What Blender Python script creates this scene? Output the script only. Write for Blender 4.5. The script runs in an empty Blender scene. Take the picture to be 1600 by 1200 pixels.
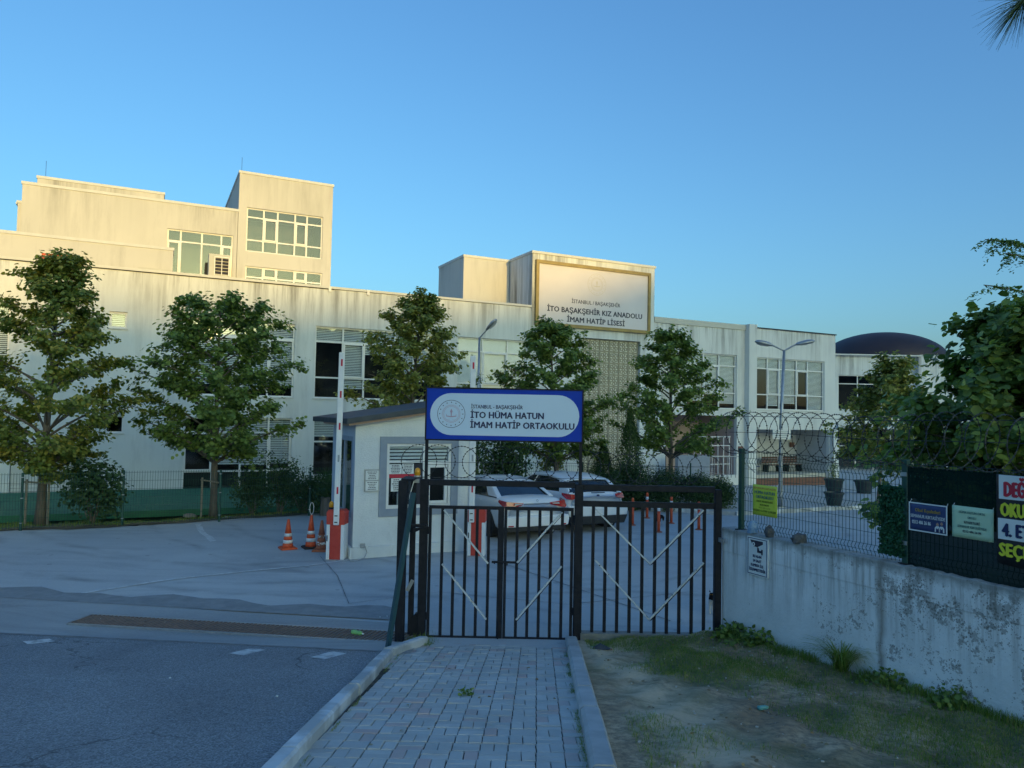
import bpy, math, random
import numpy as np
from mathutils import Vector, Matrix
PI = math.pi
sc = bpy.context.scene

# ------------------------------------------------------------------ camera
EYE = 1.62
cam_d = bpy.data.cameras.new('camera'); cam = bpy.data.objects.new('camera', cam_d)
sc.collection.objects.link(cam); sc.camera = cam
cam_d.sensor_width = 36.0; cam_d.lens = 36.0 * 1156 / 1600
cam_d.clip_start = 0.05; cam_d.clip_end = 5000
_pit, _rol = 0.0405, 0.0194
_F = Vector((0, math.cos(_pit), math.sin(_pit))); _U0 = Vector((0, -math.sin(_pit), math.cos(_pit))); _R0 = Vector((1, 0, 0))
_R = _R0 * math.cos(_rol) + _U0 * math.sin(_rol); _U = -_R0 * math.sin(_rol) + _U0 * math.cos(_rol)
cam.matrix_world = Matrix(((_R.x, _U.x, -_F.x, 0), (_R.y, _U.y, -_F.y, 0), (_R.z, _U.z, -_F.z, EYE), (0, 0, 0, 1)))

# ------------------------------------------------------------------ sky, sun, exposure
TH = math.radians(26.2)                       # heading of the school's facade
A = Vector((math.cos(TH), math.sin(TH), 0)); N = Vector((-math.sin(TH), math.cos(TH), 0))
SUN_EL = math.radians(5.0); SUN_OFF = math.radians(4.0)
sh = (-N) * math.cos(SUN_OFF) + A * math.sin(SUN_OFF)
sdir = Vector((sh.x * math.cos(SUN_EL), sh.y * math.cos(SUN_EL), math.sin(SUN_EL)))
world = bpy.data.worlds.new('World'); sc.world = world; world.use_nodes = True
wn = world.node_tree; wn.nodes.clear()
sky = wn.nodes.new('ShaderNodeTexSky'); sky.sky_type = 'NISHITA'; sky.sun_disc = False
sky.sun_elevation = SUN_EL; sky.sun_rotation = math.atan2(sdir.x, sdir.y)
sky.altitude = 100; sky.air_density = 1.0; sky.dust_density = 3.0; sky.ozone_density = 2.5
bg = wn.nodes.new('ShaderNodeBackground'); bg.inputs[1].default_value = 0.15
wo = wn.nodes.new('ShaderNodeOutputWorld')
_sp = wn.nodes.new('ShaderNodeSeparateColor'); _cb = wn.nodes.new('ShaderNodeCombineColor'); wn.links.new(sky.outputs[0], _sp.inputs[0])
for _i, (_e, _k) in enumerate(((1.0, 1.23), (1.0, 1.78), (.85, 1.72))):        # the phone's flat evening rendition of the same sky
    _a = wn.nodes.new('ShaderNodeMath'); _a.operation = 'MULTIPLY'; _a.inputs[1].default_value = .15; wn.links.new(_sp.outputs[_i], _a.inputs[0])
    _b = wn.nodes.new('ShaderNodeMath'); _b.operation = 'POWER'; _b.inputs[1].default_value = _e; wn.links.new(_a.outputs[0], _b.inputs[0])
    _c = wn.nodes.new('ShaderNodeMath'); _c.operation = 'MULTIPLY'; _c.inputs[1].default_value = _k/.60; wn.links.new(_b.outputs[0], _c.inputs[0])
    wn.links.new(_c.outputs[0], _cb.inputs[_i])
wn.links.new(_cb.outputs[0], bg.inputs[0]); wn.links.new(bg.outputs[0], wo.inputs[0])
sun_d = bpy.data.lights.new('sun', 'SUN'); sun_d.energy = 0.60; sun_d.angle = math.radians(0.53); sun_d.color = (1.0, 0.64, 0.16)
sun = bpy.data.objects.new('sun', sun_d); sc.collection.objects.link(sun)
sun.rotation_euler = sdir.to_track_quat('Z', 'Y').to_euler()
sc.view_settings.view_transform = 'Standard'; sc.view_settings.look = 'None'
sc.view_settings.exposure = 2.47; sc.view_settings.gamma = 1.0; sc.view_settings.use_curve_mapping = False
sc.render.engine = 'CYCLES'
sc.cycles.max_bounces = 6; sc.cycles.transparent_max_bounces = 16; sc.cycles.diffuse_bounces = 3

# ------------------------------------------------------------------ helpers
COL = sc.collection
class MB:
    def __init__(s): s.v = []; s.f = []
    def add(s, vs, fs):
        b = len(s.v); s.v += [tuple(v) for v in vs]; s.f += [tuple(i + b for i in f) for f in fs]; return s
    def box(s, x0, x1, y0, y1, z0, z1):
        return s.add([(x0,y0,z0),(x1,y0,z0),(x1,y1,z0),(x0,y1,z0),(x0,y0,z1),(x1,y0,z1),(x1,y1,z1),(x0,y1,z1)],
                     [(0,3,2,1),(4,5,6,7),(0,1,5,4),(1,2,6,5),(2,3,7,6),(3,0,4,7)])
    def mbox(s, sx, sy, sz, M):
        vs = [M @ Vector((x*sx/2, y*sy/2, z*sz/2)) for z in (-1,1) for y in (-1,1) for x in (-1,1)]
        return s.add(vs, [(0,2,3,1),(4,5,7,6),(0,1,5,4),(1,3,7,5),(3,2,6,7),(2,0,4,6)])
    def quad(s, a, b, c, d): return s.add([a,b,c,d], [(0,1,2,3)])
    def bar(s, a, b, w, h=None):
        a = Vector(a); b = Vector(b); d = b - a; h = h or w
        M = Matrix.Translation((a+b)/2) @ d.to_track_quat('Z', 'Y').to_matrix().to_4x4()
        return s.mbox(w, h, d.length, M)
    def tube(s, pts, r, n=8, cap=True):
        pts = [Vector(p) for p in pts]; m = len(pts)
        rs = r if isinstance(r, (list, tuple)) else [r]*m
        up = Vector((0,0,1)); b = len(s.v)
        px = None
        for i, p in enumerate(pts):
            t = (pts[min(i+1,m-1)] - pts[max(i-1,0)]).normalized()
            if px is None:
                px = t.cross(up if abs(t.z) < .9 else Vector((1,0,0))).normalized()
            px = (px - t * px.dot(t)).normalized(); py = t.cross(px)
            for k in range(n):
                a = 2*PI*k/n; s.v.append(tuple(p + (px*math.cos(a) + py*math.sin(a)) * rs[i]))
        for i in range(m-1):
            for k in range(n):
                s.f.append((b+i*n+k, b+i*n+(k+1)%n, b+(i+1)*n+(k+1)%n, b+(i+1)*n+k))
        if cap:
            s.f.append(tuple(b+k for k in range(n))[::-1]); s.f.append(tuple(b+(m-1)*n+k for k in range(n)))
        return s
    def lathe(s, prof, n=16, c=(0,0,0), sq=1.0):
        b = len(s.v); m = len(prof)
        for r, z in prof:
            for k in range(n):
                a = 2*PI*k/n; s.v.append((c[0]+r*math.cos(a), c[1]+r*math.sin(a)*sq, c[2]+z))
        for i in range(m-1):
            for k in range(n):
                s.f.append((b+i*n+k, b+i*n+(k+1)%n, b+(i+1)*n+(k+1)%n, b+(i+1)*n+k))
        s.f.append(tuple(b+k for k in range(n))[::-1]); s.f.append(tuple(b+(m-1)*n+k for k in range(n)))
        return s
    def prism(s, poly, y0, y1):               # polygon in x,z extruded along y
        n = len(poly); b = len(s.v)
        for y in (y0, y1):
            for x, z in poly: s.v.append((x, y, z))
        s.f.append(tuple(b+i for i in range(n))); s.f.append(tuple(b+n+i for i in range(n))[::-1])
        for i in range(n):
            j = (i+1) % n; s.f.append((b+j, b+i, b+n+i, b+n+j))
        return s
    def mesh(s, name):
        me = bpy.data.meshes.new(name); me.from_pydata(s.v, [], s.f); me.update(); return me
    def build(s, name, mat, parent=None, smooth=False, loc=None, **kw):
        return link(name, s.mesh(name), mat, parent, smooth, loc, **kw)

def link(name, me, mat, parent=None, smooth=False, loc=None, rot=None, **kw):
    if mat is not None:
        me.materials.clear(); me.materials.append(mat)
    if smooth:
        me.polygons.foreach_set('use_smooth', [True]*len(me.polygons))
    o = bpy.data.objects.new(name, me); COL.objects.link(o)
    if parent is not None: o.parent = parent
    if loc is not None: o.location = loc
    if rot is not None: o.rotation_euler = rot
    for k, v in kw.items(): o[k] = v
    return o
def npmesh(name, V, Q):
    me = bpy.data.meshes.new(name); V = np.asarray(V, np.float32); Q = np.asarray(Q, np.int32)
    me.vertices.add(len(V)); me.vertices.foreach_set('co', V.ravel())
    k = Q.shape[1]; me.loops.add(Q.size); me.loops.foreach_set('vertex_index', Q.ravel())
    me.polygons.add(len(Q)); me.polygons.foreach_set('loop_start', np.arange(0, Q.size, k, dtype=np.int32))
    me.polygons.foreach_set('loop_total', np.full(len(Q), k, np.int32))
    me.update(); me.validate(); return me
def thing(name, label, cat, loc=(0,0,0), rz=0, group=None, kind=None):
    o = bpy.data.objects.new(name, None); COL.objects.link(o); o.location = loc; o.rotation_euler = (0,0,rz)
    o.empty_display_size = .2
    if label: o['label'] = label
    if cat: o['category'] = cat
    if group: o['group'] = group
    if kind: o['kind'] = kind
    return o
def tag(o, label, cat, group=None, kind=None):
    o['label'] = label; o['category'] = cat
    if group: o['group'] = group
    if kind: o['kind'] = kind
    return o
def bevel(o, w, seg=1):
    m = o.modifiers.new('bevel', 'BEVEL'); m.width = w; m.segments = seg; m.limit_method = 'ANGLE'; return o
def copy_tree(o, parent=None):
    c = o.copy(); COL.objects.link(c)
    if parent is not None: c.parent = parent
    for ch in list(o.children): copy_tree(ch, c)
    return c

# ------------------------------------------------------------------ materials
MATS = {}
def nodes(m):
    m.use_nodes = True; nt = m.node_tree; nt.nodes.clear()
    o = nt.nodes.new('ShaderNodeOutputMaterial'); p = nt.nodes.new('ShaderNodeBsdfPrincipled')
    nt.links.new(p.outputs[0], o.inputs[0]); return nt, p, o
def N_(nt, t, **kw):
    n = nt.nodes.new(t)
    for k, v in kw.items():
        if k.startswith('i_'):
            k2 = k[2:]; n.inputs[int(k2) if k2.isdigit() else k2.replace('_', ' ')].default_value = v
        else: setattr(n, k, v)
    return n
def coord(nt, kind='Object', scale=(1,1,1)):
    t = N_(nt, 'ShaderNodeTexCoord'); mp = N_(nt, 'ShaderNodeMapping'); mp.inputs['Scale'].default_value = scale
    if kind == 'World':
        g = N_(nt, 'ShaderNodeNewGeometry'); nt.links.new(g.outputs['Position'], mp.inputs[0])
    else: nt.links.new(t.outputs[kind], mp.inputs[0])
    return mp.outputs[0]
def noise(nt, vec, scale, detail=4, rough=.55, dist=0):
    n = N_(nt, 'ShaderNodeTexNoise'); n.inputs['Scale'].default_value = scale; n.inputs['Detail'].default_value = detail
    n.inputs['Roughness'].default_value = rough; n.inputs['Distortion'].default_value = dist
    nt.links.new(vec, n.inputs['Vector']); return n.outputs['Fac']
def ramp(nt, fac, stops):
    r = N_(nt, 'ShaderNodeValToRGB'); el = r.color_ramp.elements
    while len(el) < len(stops): el.new(.5)
    for e, (p, c) in zip(el, stops):
        e.position = p; e.color = (c, c, c, 1) if isinstance(c, (int, float)) else (*c, 1)
    nt.links.new(fac, r.inputs[0]); return r.outputs[0]
def mix(nt, fac, a, b, mode='MIX'):
    m = N_(nt, 'ShaderNodeMix', data_type='RGBA', blend_type=mode)
    for s, v in ((0, fac), (6, a), (7, b)):
        if hasattr(v, 'node'): nt.links.new(v, m.inputs[s])
        elif s == 0: m.inputs[0].default_value = v
        else: m.inputs[s].default_value = (*v, 1) if len(v) == 3 else v
    return m.outputs[2]
def math_(nt, op, a, b=None, clamp=False):
    m = N_(nt, 'ShaderNodeMath', operation=op, use_clamp=clamp)
    for i, v in enumerate((a, b)):
        if v is None: continue
        if hasattr(v, 'node'): nt.links.new(v, m.inputs[i])
        else: m.inputs[i].default_value = v
    return m.outputs[0]
def bump(nt, p, h, strength, dist=.01):
    b = N_(nt, 'ShaderNodeBump'); b.inputs['Strength'].default_value = strength; b.inputs['Distance'].default_value = dist
    nt.links.new(h, b.inputs['Height']); nt.links.new(b.outputs[0], p.inputs['Normal'])
def pmat(name, c1, c2=None, scale=4, rough=.75, metal=0, bmp=0, bdist=.01, kind='Object', stops=(.35,.65), rand=0, spec=None, sc3=(1,1,1), coat=0):
    if name in MATS: return MATS[name]
    m = bpy.data.materials.new(name); nt, p, o = nodes(m); MATS[name] = m
    p.inputs['Roughness'].default_value = rough; p.inputs['Metallic'].default_value = metal
    if coat: p.inputs['Coat Weight'].default_value = coat; p.inputs['Coat Roughness'].default_value = .05
    if spec is not None: p.inputs['Specular IOR Level'].default_value = spec
    if c2 is None and not bmp and not rand:
        p.inputs['Base Color'].default_value = (*c1, 1); return m
    v = coord(nt, kind, sc3); nz = noise(nt, v, scale, 5)
    if c2 is None: c2 = c1
    col = mix(nt, ramp(nt, nz, [(stops[0], 0.), (stops[1], 1.)]), c1, c2)
    if rand:
        oi = N_(nt, 'ShaderNodeObjectInfo'); r = ramp(nt, oi.outputs['Random'], [(0, 1-rand), (1, 1+rand)])
        col = mix(nt, 1., col, r, 'MULTIPLY')
    nt.links.new(col, p.inputs['Base Color'])
    if bmp: bump(nt, p, noise(nt, v, scale*6, 4), bmp, bdist)
    return m

def plaster(name, c1, c2, dirt=(.20,.195,.175), top=7.0, amt=.9):
    m = bpy.data.materials.new(name); nt, p, o = nodes(m); MATS[name] = m
    v = coord(nt, 'Object'); base = mix(nt, ramp(nt, noise(nt, v, .35, 5), [(.35,0.),(.65,1.)]), c1, c2)
    vs = coord(nt, 'Object', (1.7, 1.7, .09)); st = ramp(nt, noise(nt, vs, 1.0, 6, .75), [(.44, 0.), (.62, 1.)])
    vs2 = coord(nt, 'Object', (.25, .25, .12)); pt = ramp(nt, noise(nt, vs2, 1.0, 4, .6), [(.40, 0.15), (.58, 1.)])
    xyz = N_(nt, 'ShaderNodeSeparateXYZ'); nt.links.new(coord(nt, 'Object'), xyz.inputs[0])
    h = N_(nt, 'ShaderNodeMapRange'); h.inputs[1].default_value = top-3.2; h.inputs[2].default_value = top-.1
    nt.links.new(xyz.outputs[2], h.inputs[0])
    f = math_(nt, 'MULTIPLY', math_(nt, 'MULTIPLY', st, pt), math_(nt, 'POWER', h.outputs[0], 1.3), True)
    v9 = coord(nt, 'Object', (.9, .9, .13)); low = math_(nt, 'MULTIPLY', ramp(nt, noise(nt, v9, 1.0, 7, .75), [(.50, 0.), (.70, 1.)]), .28)
    f2 = math_(nt, 'ADD', math_(nt, 'MULTIPLY', f, amt), low, True)
    nt.links.new(mix(nt, f2, base, dirt), p.inputs['Base Color']); p.inputs['Roughness'].default_value = .9
    p.inputs['Specular IOR Level'].default_value = .2
    bump(nt, p, noise(nt, v, 40, 3), .15, .01)
    return m
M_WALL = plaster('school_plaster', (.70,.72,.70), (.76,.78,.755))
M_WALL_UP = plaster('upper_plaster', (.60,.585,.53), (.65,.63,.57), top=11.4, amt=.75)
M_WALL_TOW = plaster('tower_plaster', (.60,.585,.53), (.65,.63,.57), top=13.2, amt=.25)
M_COPE = pmat('coping_paint', (.64,.64,.60), (.70,.70,.66), 3, .8)
M_COPE_B = pmat('coping_beige', (.56,.55,.48), (.60,.59,.52), 3, .8)
M_FRAME = pmat('white_pvc', (.74,.74,.72), (.80,.80,.78), 6, .45)
M_BLIND = pmat('blind_fabric', (.70,.71,.69), (.76,.77,.75), 3, .9)
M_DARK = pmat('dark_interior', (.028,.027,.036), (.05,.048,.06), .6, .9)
M_PINK = pmat('lobby_pink', (.52,.42,.40), (.56,.46,.43), 2, .9)
M_GREYW = pmat('lobby_grey', (.50,.52,.54), (.56,.58,.60), 2, .9)
M_BLACK = pmat('black_paint', (.010,.012,.018), (.018,.02,.028), 12, .6, bmp=.1, bdist=.002, spec=.22)
M_WHITEP = pmat('white_paint', (.75,.76,.76), (.82,.82,.82), 5, .5)
M_RED = pmat('barrier_red', (.52,.045,.03), (.60,.07,.045), 5, .45)
M_ORANGE = pmat('cone_orange', (.72,.11,.03), (.60,.08,.03), 9, .55)
M_FADED = pmat('faded_orange', (.45,.13,.06), (.30,.10,.06), 14, .75)
M_REFL = pmat('reflective_white', (.80,.80,.80), (.70,.70,.70), 12, .4)
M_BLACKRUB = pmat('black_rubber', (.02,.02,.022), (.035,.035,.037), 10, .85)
M_GREENF = pmat('fence_green', (.010,.055,.045), (.015,.075,.058), 8, .45)
M_GALV = pmat('galvanised_steel', (.36,.38,.40), (.44,.46,.48), 12, .42, .7)
M_WIRE = pmat('razor_steel', (.03,.036,.045), (.06,.066,.075), 30, .5, .5)
M_GOLD = pmat('gold_trim', (.26,.19,.07), (.34,.25,.09), 3, .45, .25)
M_PANEL = pmat('sign_panel', (.66,.62,.64), (.70,.66,.68), .8, .45)
M_BLUE = pmat('sign_blue', (.002,.04,.40), (.003,.046,.44), 3, .5, spec=.2)
M_PALE = pmat('sign_pale', (.52,.66,.84), (.54,.68,.86), 3, .5)
M_NAVY = pmat('lettering_navy', (.01,.02,.10), rough=.5)
M_CHAR = pmat('lettering_charcoal', (.035,.035,.06), rough=.5)
M_ROSE = pmat('emblem_rose', (.42,.30,.42), rough=.5)
M_LAT = pmat('lattice_beige', (.36,.34,.25), (.42,.39,.29), 2, .8)
M_LATB = pmat('lattice_back', (.76,.76,.70), (.80,.80,.74), 2, .8)
M_BARK = pmat('bark', (.11,.09,.07), (.20,.17,.14), 8, .95, bmp=.6, bdist=.02, sc3=(1,1,.25))
M_STAKE = pmat('stake_wood', (.22,.19,.15), (.30,.26,.20), 8, .9)
M_ROOFB = pmat('booth_roof_sheet', (.035,.045,.055), (.06,.07,.08), 5, .65)
M_BOOTHG = pmat('booth_grey_trim', (.27,.31,.37), (.31,.35,.41), 4, .8)
M_WOODE = pmat('eave_wood', (.40,.27,.20), (.45,.31,.23), 6, .8)
M_PAPER = pmat('paper', (.72,.75,.74), (.78,.80,.79), 5, .8)
M_YEL = pmat('poster_yellow', (.58,.66,.05), (.64,.70,.07), 4, .5)
M_LGREEN = pmat('poster_green', (.50,.68,.46), (.54,.71,.50), 4, .5)
M_DBLUE = pmat('poster_blue', (.02,.04,.13), (.035,.06,.19), 6, .5)
M_GOLDL = pmat('lettering_gold', (.50,.33,.05), rough=.5)
M_YELL = pmat('lettering_yellow', (.72,.72,.04), rough=.5)
M_REDL = pmat('lettering_red', (.55,.02,.05), rough=.5)
M_OLIVE = pmat('lettering_olive', (.18,.22,.02), rough=.5)
M_GREYL = pmat('lettering_grey', (.22,.28,.25), rough=.5)
M_TEALL = pmat('lettering_teal', (.10,.22,.20), rough=.5)
M_TARP = pmat('banner_black', (.012,.014,.02), (.02,.022,.03), 5, .45)
M_DOME = pmat('dome_brown', (.030,.022,.030), (.042,.030,.038), .4, .6)
M_STEP = pmat('step_brown', (.20,.10,.07), (.26,.13,.09), 4, .85)
M_POT = pmat('pot_plastic', (.02,.03,.04), (.03,.045,.055), 6, .5)
M_AMBER = pmat('amber_lens', (.75,.33,.02), rough=.2)
M_LAMP = pmat('lamp_lens', (.50,.52,.55), rough=.25)
M_CHAIR = pmat('chair_blue', (.01,.03,.20), rough=.6)
M_BENCH = pmat('bench_wood', (.11,.055,.045), (.15,.075,.06), 6, .7)
M_FURB = pmat('cat_black', (.012,.012,.014), (.03,.03,.03), 20, .9)
M_FURW = pmat('cat_white', (.62,.61,.58), (.70,.69,.66), 20, .9)

def glass(name, tint=(.75,.8,.82), refl=1.45, dark=0.0):
    m = bpy.data.materials.new(name); MATS[name] = m; m.use_nodes = True; nt = m.node_tree; nt.nodes.clear()
    o = N_(nt, 'ShaderNodeOutputMaterial'); t = N_(nt, 'ShaderNodeBsdfTransparent'); t.inputs[0].default_value = (*tint, 1)
    g = N_(nt, 'ShaderNodeBsdfGlossy'); g.inputs['Roughness'].default_value = .02; g.inputs[0].default_value = (.9,.95,1,1)
    fr = N_(nt, 'ShaderNodeFresnel'); fr.inputs[0].default_value = refl
    nz = noise(nt, coord(nt, 'Object'), 1.5, 2); b = N_(nt, 'ShaderNodeBump'); b.inputs['Strength'].default_value = .06; b.inputs['Distance'].default_value = .02
    nt.links.new(nz, b.inputs['Height']); nt.links.new(b.outputs[0], g.inputs['Normal'])
    gm = N_(nt, 'ShaderNodeNewGeometry'); ff = math_(nt, 'MULTIPLY', fr.outputs[0], math_(nt, 'SUBTRACT', 1., gm.outputs['Backfacing']))
    mx = N_(nt, 'ShaderNodeMixShader'); nt.links.new(ff, mx.inputs[0]); nt.links.new(t.outputs[0], mx.inputs[1]); nt.links.new(g.outputs[0], mx.inputs[2])
    nt.links.new(mx.outputs[0], o.inputs[0]); return m
M_GLASS = glass('window_glass', (.93,.96,.97), 1.7)
M_CGLASS = glass('car_glass', (.10,.13,.15), 1.6)

def leafmat(name, cols, trans=.35):
    m = bpy.data.materials.new(name); MATS[name] = m; m.use_nodes = True; nt = m.node_tree; nt.nodes.clear()
    o = N_(nt, 'ShaderNodeOutputMaterial'); g = N_(nt, 'ShaderNodeNewGeometry')
    st = [(i/(len(cols)-1), c) for i, c in enumerate(cols)]
    isl = g.outputs['Random Per Island']
    nz = noise(nt, coord(nt, 'Object'), 1.1, 3)
    f = math_(nt, 'ADD', math_(nt, 'MULTIPLY', isl, .75), math_(nt, 'MULTIPLY', math_(nt, 'SUBTRACT', nz, .38), 1.2), True)
    c = ramp(nt, f, st)
    d = N_(nt, 'ShaderNodeBsdfPrincipled'); d.inputs['Roughness'].default_value = .5; d.inputs['Specular IOR Level'].default_value = .35
    t = N_(nt, 'ShaderNodeBsdfTranslucent'); nt.links.new(c, d.inputs['Base Color']); nt.links.new(mix(nt, 1., c, (1.2,1.35,.6), 'MULTIPLY'), t.inputs[0])
    mx = N_(nt, 'ShaderNodeMixShader'); mx.inputs[0].default_value = trans
    nt.links.new(d.outputs[0], mx.inputs[1]); nt.links.new(t.outputs[0], mx.inputs[2]); nt.links.new(mx.outputs[0], o.inputs[0]); return m
L_DARK = leafmat('leaf_dark', [(.07,.115,.032),(.135,.21,.055),(.20,.29,.07),(.29,.36,.11)])
L_OLIVE = leafmat('leaf_olive', [(.10,.135,.035),(.20,.245,.06),(.30,.32,.085),(.42,.36,.11)])
L_YEL = leafmat('leaf_turning', [(.09,.13,.033),(.18,.24,.055),(.28,.31,.075),(.50,.40,.09)])
L_FAR = leafmat('leaf_evergreen', [(.032,.065,.03),(.055,.11,.042),(.09,.15,.055)])
L_CYP = leafmat('leaf_cypress', [(.03,.06,.018),(.06,.11,.026),(.10,.16,.036)])
L_GRASS = leafmat('grass_blades', [(.075,.13,.026),(.14,.24,.038),(.21,.28,.06),(.36,.32,.13)])
L_TURFH = leafmat('plastic_ivy', [(.008,.05,.022),(.014,.085,.035),(.02,.11,.045)], .1)

def m_asphalt():
    m = bpy.data.materials.new('asphalt'); nt, p, o = nodes(m); v = coord(nt, 'World')
    c = mix(nt, ramp(nt, noise(nt, v, .45, 5, .6), [(.35,0.),(.68,1.)]), (.235,.245,.255), (.30,.312,.322))
    sp = N_(nt, 'ShaderNodeTexVoronoi'); sp.inputs['Scale'].default_value = 90; nt.links.new(v, sp.inputs['Vector'])
    c = mix(nt, ramp(nt, sp.outputs['Color'], [(.2,0.),(.9,1.)]), mix(nt, 1., c, (.62,.62,.62), 'MULTIPLY'), mix(nt, 1., c, (1.45,1.45,1.45), 'MULTIPLY'))
    vd = N_(nt, 'ShaderNodeTexVoronoi'); vd.feature = 'DISTANCE_TO_EDGE'; vd.inputs['Scale'].default_value = .55
    wv = N_(nt, 'ShaderNodeVectorMath', operation='ADD'); nt.links.new(v, wv.inputs[0]); nn_ = N_(nt, 'ShaderNodeTexNoise'); nn_.inputs['Scale'].default_value = 2.5; nn_.inputs['Detail'].default_value = 5; nt.links.new(v, nn_.inputs['Vector'])
    sc_ = N_(nt, 'ShaderNodeVectorMath', operation='SCALE'); sc_.inputs['Scale'].default_value = .5; nt.links.new(nn_.outputs['Color'], sc_.inputs[0]); nt.links.new(sc_.outputs[0], wv.inputs[1]); nt.links.new(wv.outputs[0], vd.inputs['Vector'])
    crk = math_(nt, 'MULTIPLY', math_(nt, 'LESS_THAN', vd.outputs['Distance'], .0055), ramp(nt, noise(nt, v, .6, 3), [(.47,0.),(.56,.55)]))
    c = mix(nt, crk, c, (.05,.05,.05))
    c = mix(nt, ramp(nt, noise(nt, coord(nt, 'World', (1,.25,1)), .9, 5, .65), [(.52,0.),(.72,.4)]), c, (.13,.135,.145))
    n3 = ramp(nt, noise(nt, v, 6, 6, .7), [(.55,0.),(.75,.5)]); c = mix(nt, n3, c, (.26,.265,.26))
    nt.links.new(c, p.inputs['Base Color']); p.inputs['Roughness'].default_value = .85; p.inputs['Specular IOR Level'].default_value = .3
    bump(nt, p, sp.outputs['Distance'], .5, .012); return m
def m_yard(name, a, b, patch):
    m = bpy.data.materials.new(name); nt, p, o = nodes(m); v = coord(nt, 'World')
    c = mix(nt, ramp(nt, noise(nt, v, .28, 6, .62, .6), [(.36,0.),(.64,1.)]), a, b)
    v2 = coord(nt, 'World', (.5, 1.6, 1)); c = mix(nt, ramp(nt, noise(nt, v2, .55, 5, .6, 1.2), [(.50,0.),(.66,.75)]), c, patch)
    v3 = coord(nt, 'World', (.35, 2.6, 1)); c = mix(nt, ramp(nt, noise(nt, v3, 1.1, 4, .65, .5), [(.56,0.),(.70,.45)]), c, tuple(x*.72 for x in a))
    c = mix(nt, ramp(nt, noise(nt, v, 26, 4, .7), [(.3,.0),(.75,.4)]), c, tuple(x*1.25 for x in b))
    if name == 'yard_concrete':                                     # sweeping tyre arcs, oil drips
        xy = N_(nt, 'ShaderNodeSeparateXYZ'); nt.links.new(v, xy.inputs[0]); msk = ramp(nt, noise(nt, v, .8, 4, .6), [(.42,0.),(.58,1.)])
        for (ax, ay, rad, wd) in ((-6,24,9.6,.16),(-6,24,11.1,.16),(-3,26,12.2,.20),(-3,26,13.8,.14),(6,30,17.5,.18),(6,30,19.1,.18)):
            dx = math_(nt, 'SUBTRACT', xy.outputs[0], ax); dy = math_(nt, 'SUBTRACT', xy.outputs[1], ay)
            r_ = math_(nt, 'SQRT', math_(nt, 'ADD', math_(nt, 'MULTIPLY', dx, dx), math_(nt, 'MULTIPLY', dy, dy)))
            r_ = math_(nt, 'ADD', r_, math_(nt, 'MULTIPLY', noise(nt, v, .35, 2), .9))
            bd = math_(nt, 'SUBTRACT', 1., math_(nt, 'DIVIDE', math_(nt, 'ABSOLUTE', math_(nt, 'SUBTRACT', r_, rad)), wd), True)
            c = mix(nt, math_(nt, 'MULTIPLY', math_(nt, 'MULTIPLY', bd, msk), .42), c, tuple(x*.5 for x in a))
        ov = N_(nt, 'ShaderNodeTexVoronoi'); ov.inputs['Scale'].default_value = 1.6; nt.links.new(v, ov.inputs['Vector'])
        oil = math_(nt, 'MULTIPLY', math_(nt, 'LESS_THAN', math_(nt, 'ADD', ov.outputs['Distance'], math_(nt, 'MULTIPLY', noise(nt, v, 9, 3), .12)), .135), .30)
        c = mix(nt, oil, c, (.10,.10,.10))
    nt.links.new(c, p.inputs['Base Color']); p.inputs['Roughness'].default_value = .8; p.inputs['Specular IOR Level'].default_value = .35
    bump(nt, p, noise(nt, v, 60, 4), .25, .006); return m
M_ASPH = m_asphalt()
M_YARD = m_yard('yard_concrete', (.41,.425,.43), (.50,.515,.51), (.33,.345,.36))
M_APRON = m_yard('apron_concrete', (.27,.28,.283), (.37,.38,.377), (.20,.208,.212))
M_PAVE = m_yard('courtyard_paving', (.42,.415,.39), (.50,.495,.47), (.44,.435,.41))
M_PATCH = pmat('repair_asphalt', (.22,.23,.235), (.29,.298,.30), 5, .85, kind='World', bmp=.5)
M_LINE = pmat('road_paint', (.60,.62,.62), (.30,.31,.31), 7, .7, kind='World', stops=(.48,.66))
M_CHALK = pmat('chalky_line', (.66,.68,.68), (.50,.515,.51), 9, .8, kind='World', stops=(.45,.62))
M_TAR = pmat('tar_joint', (.15,.155,.16), (.25,.255,.255), 9, .8, kind='World')
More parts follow.
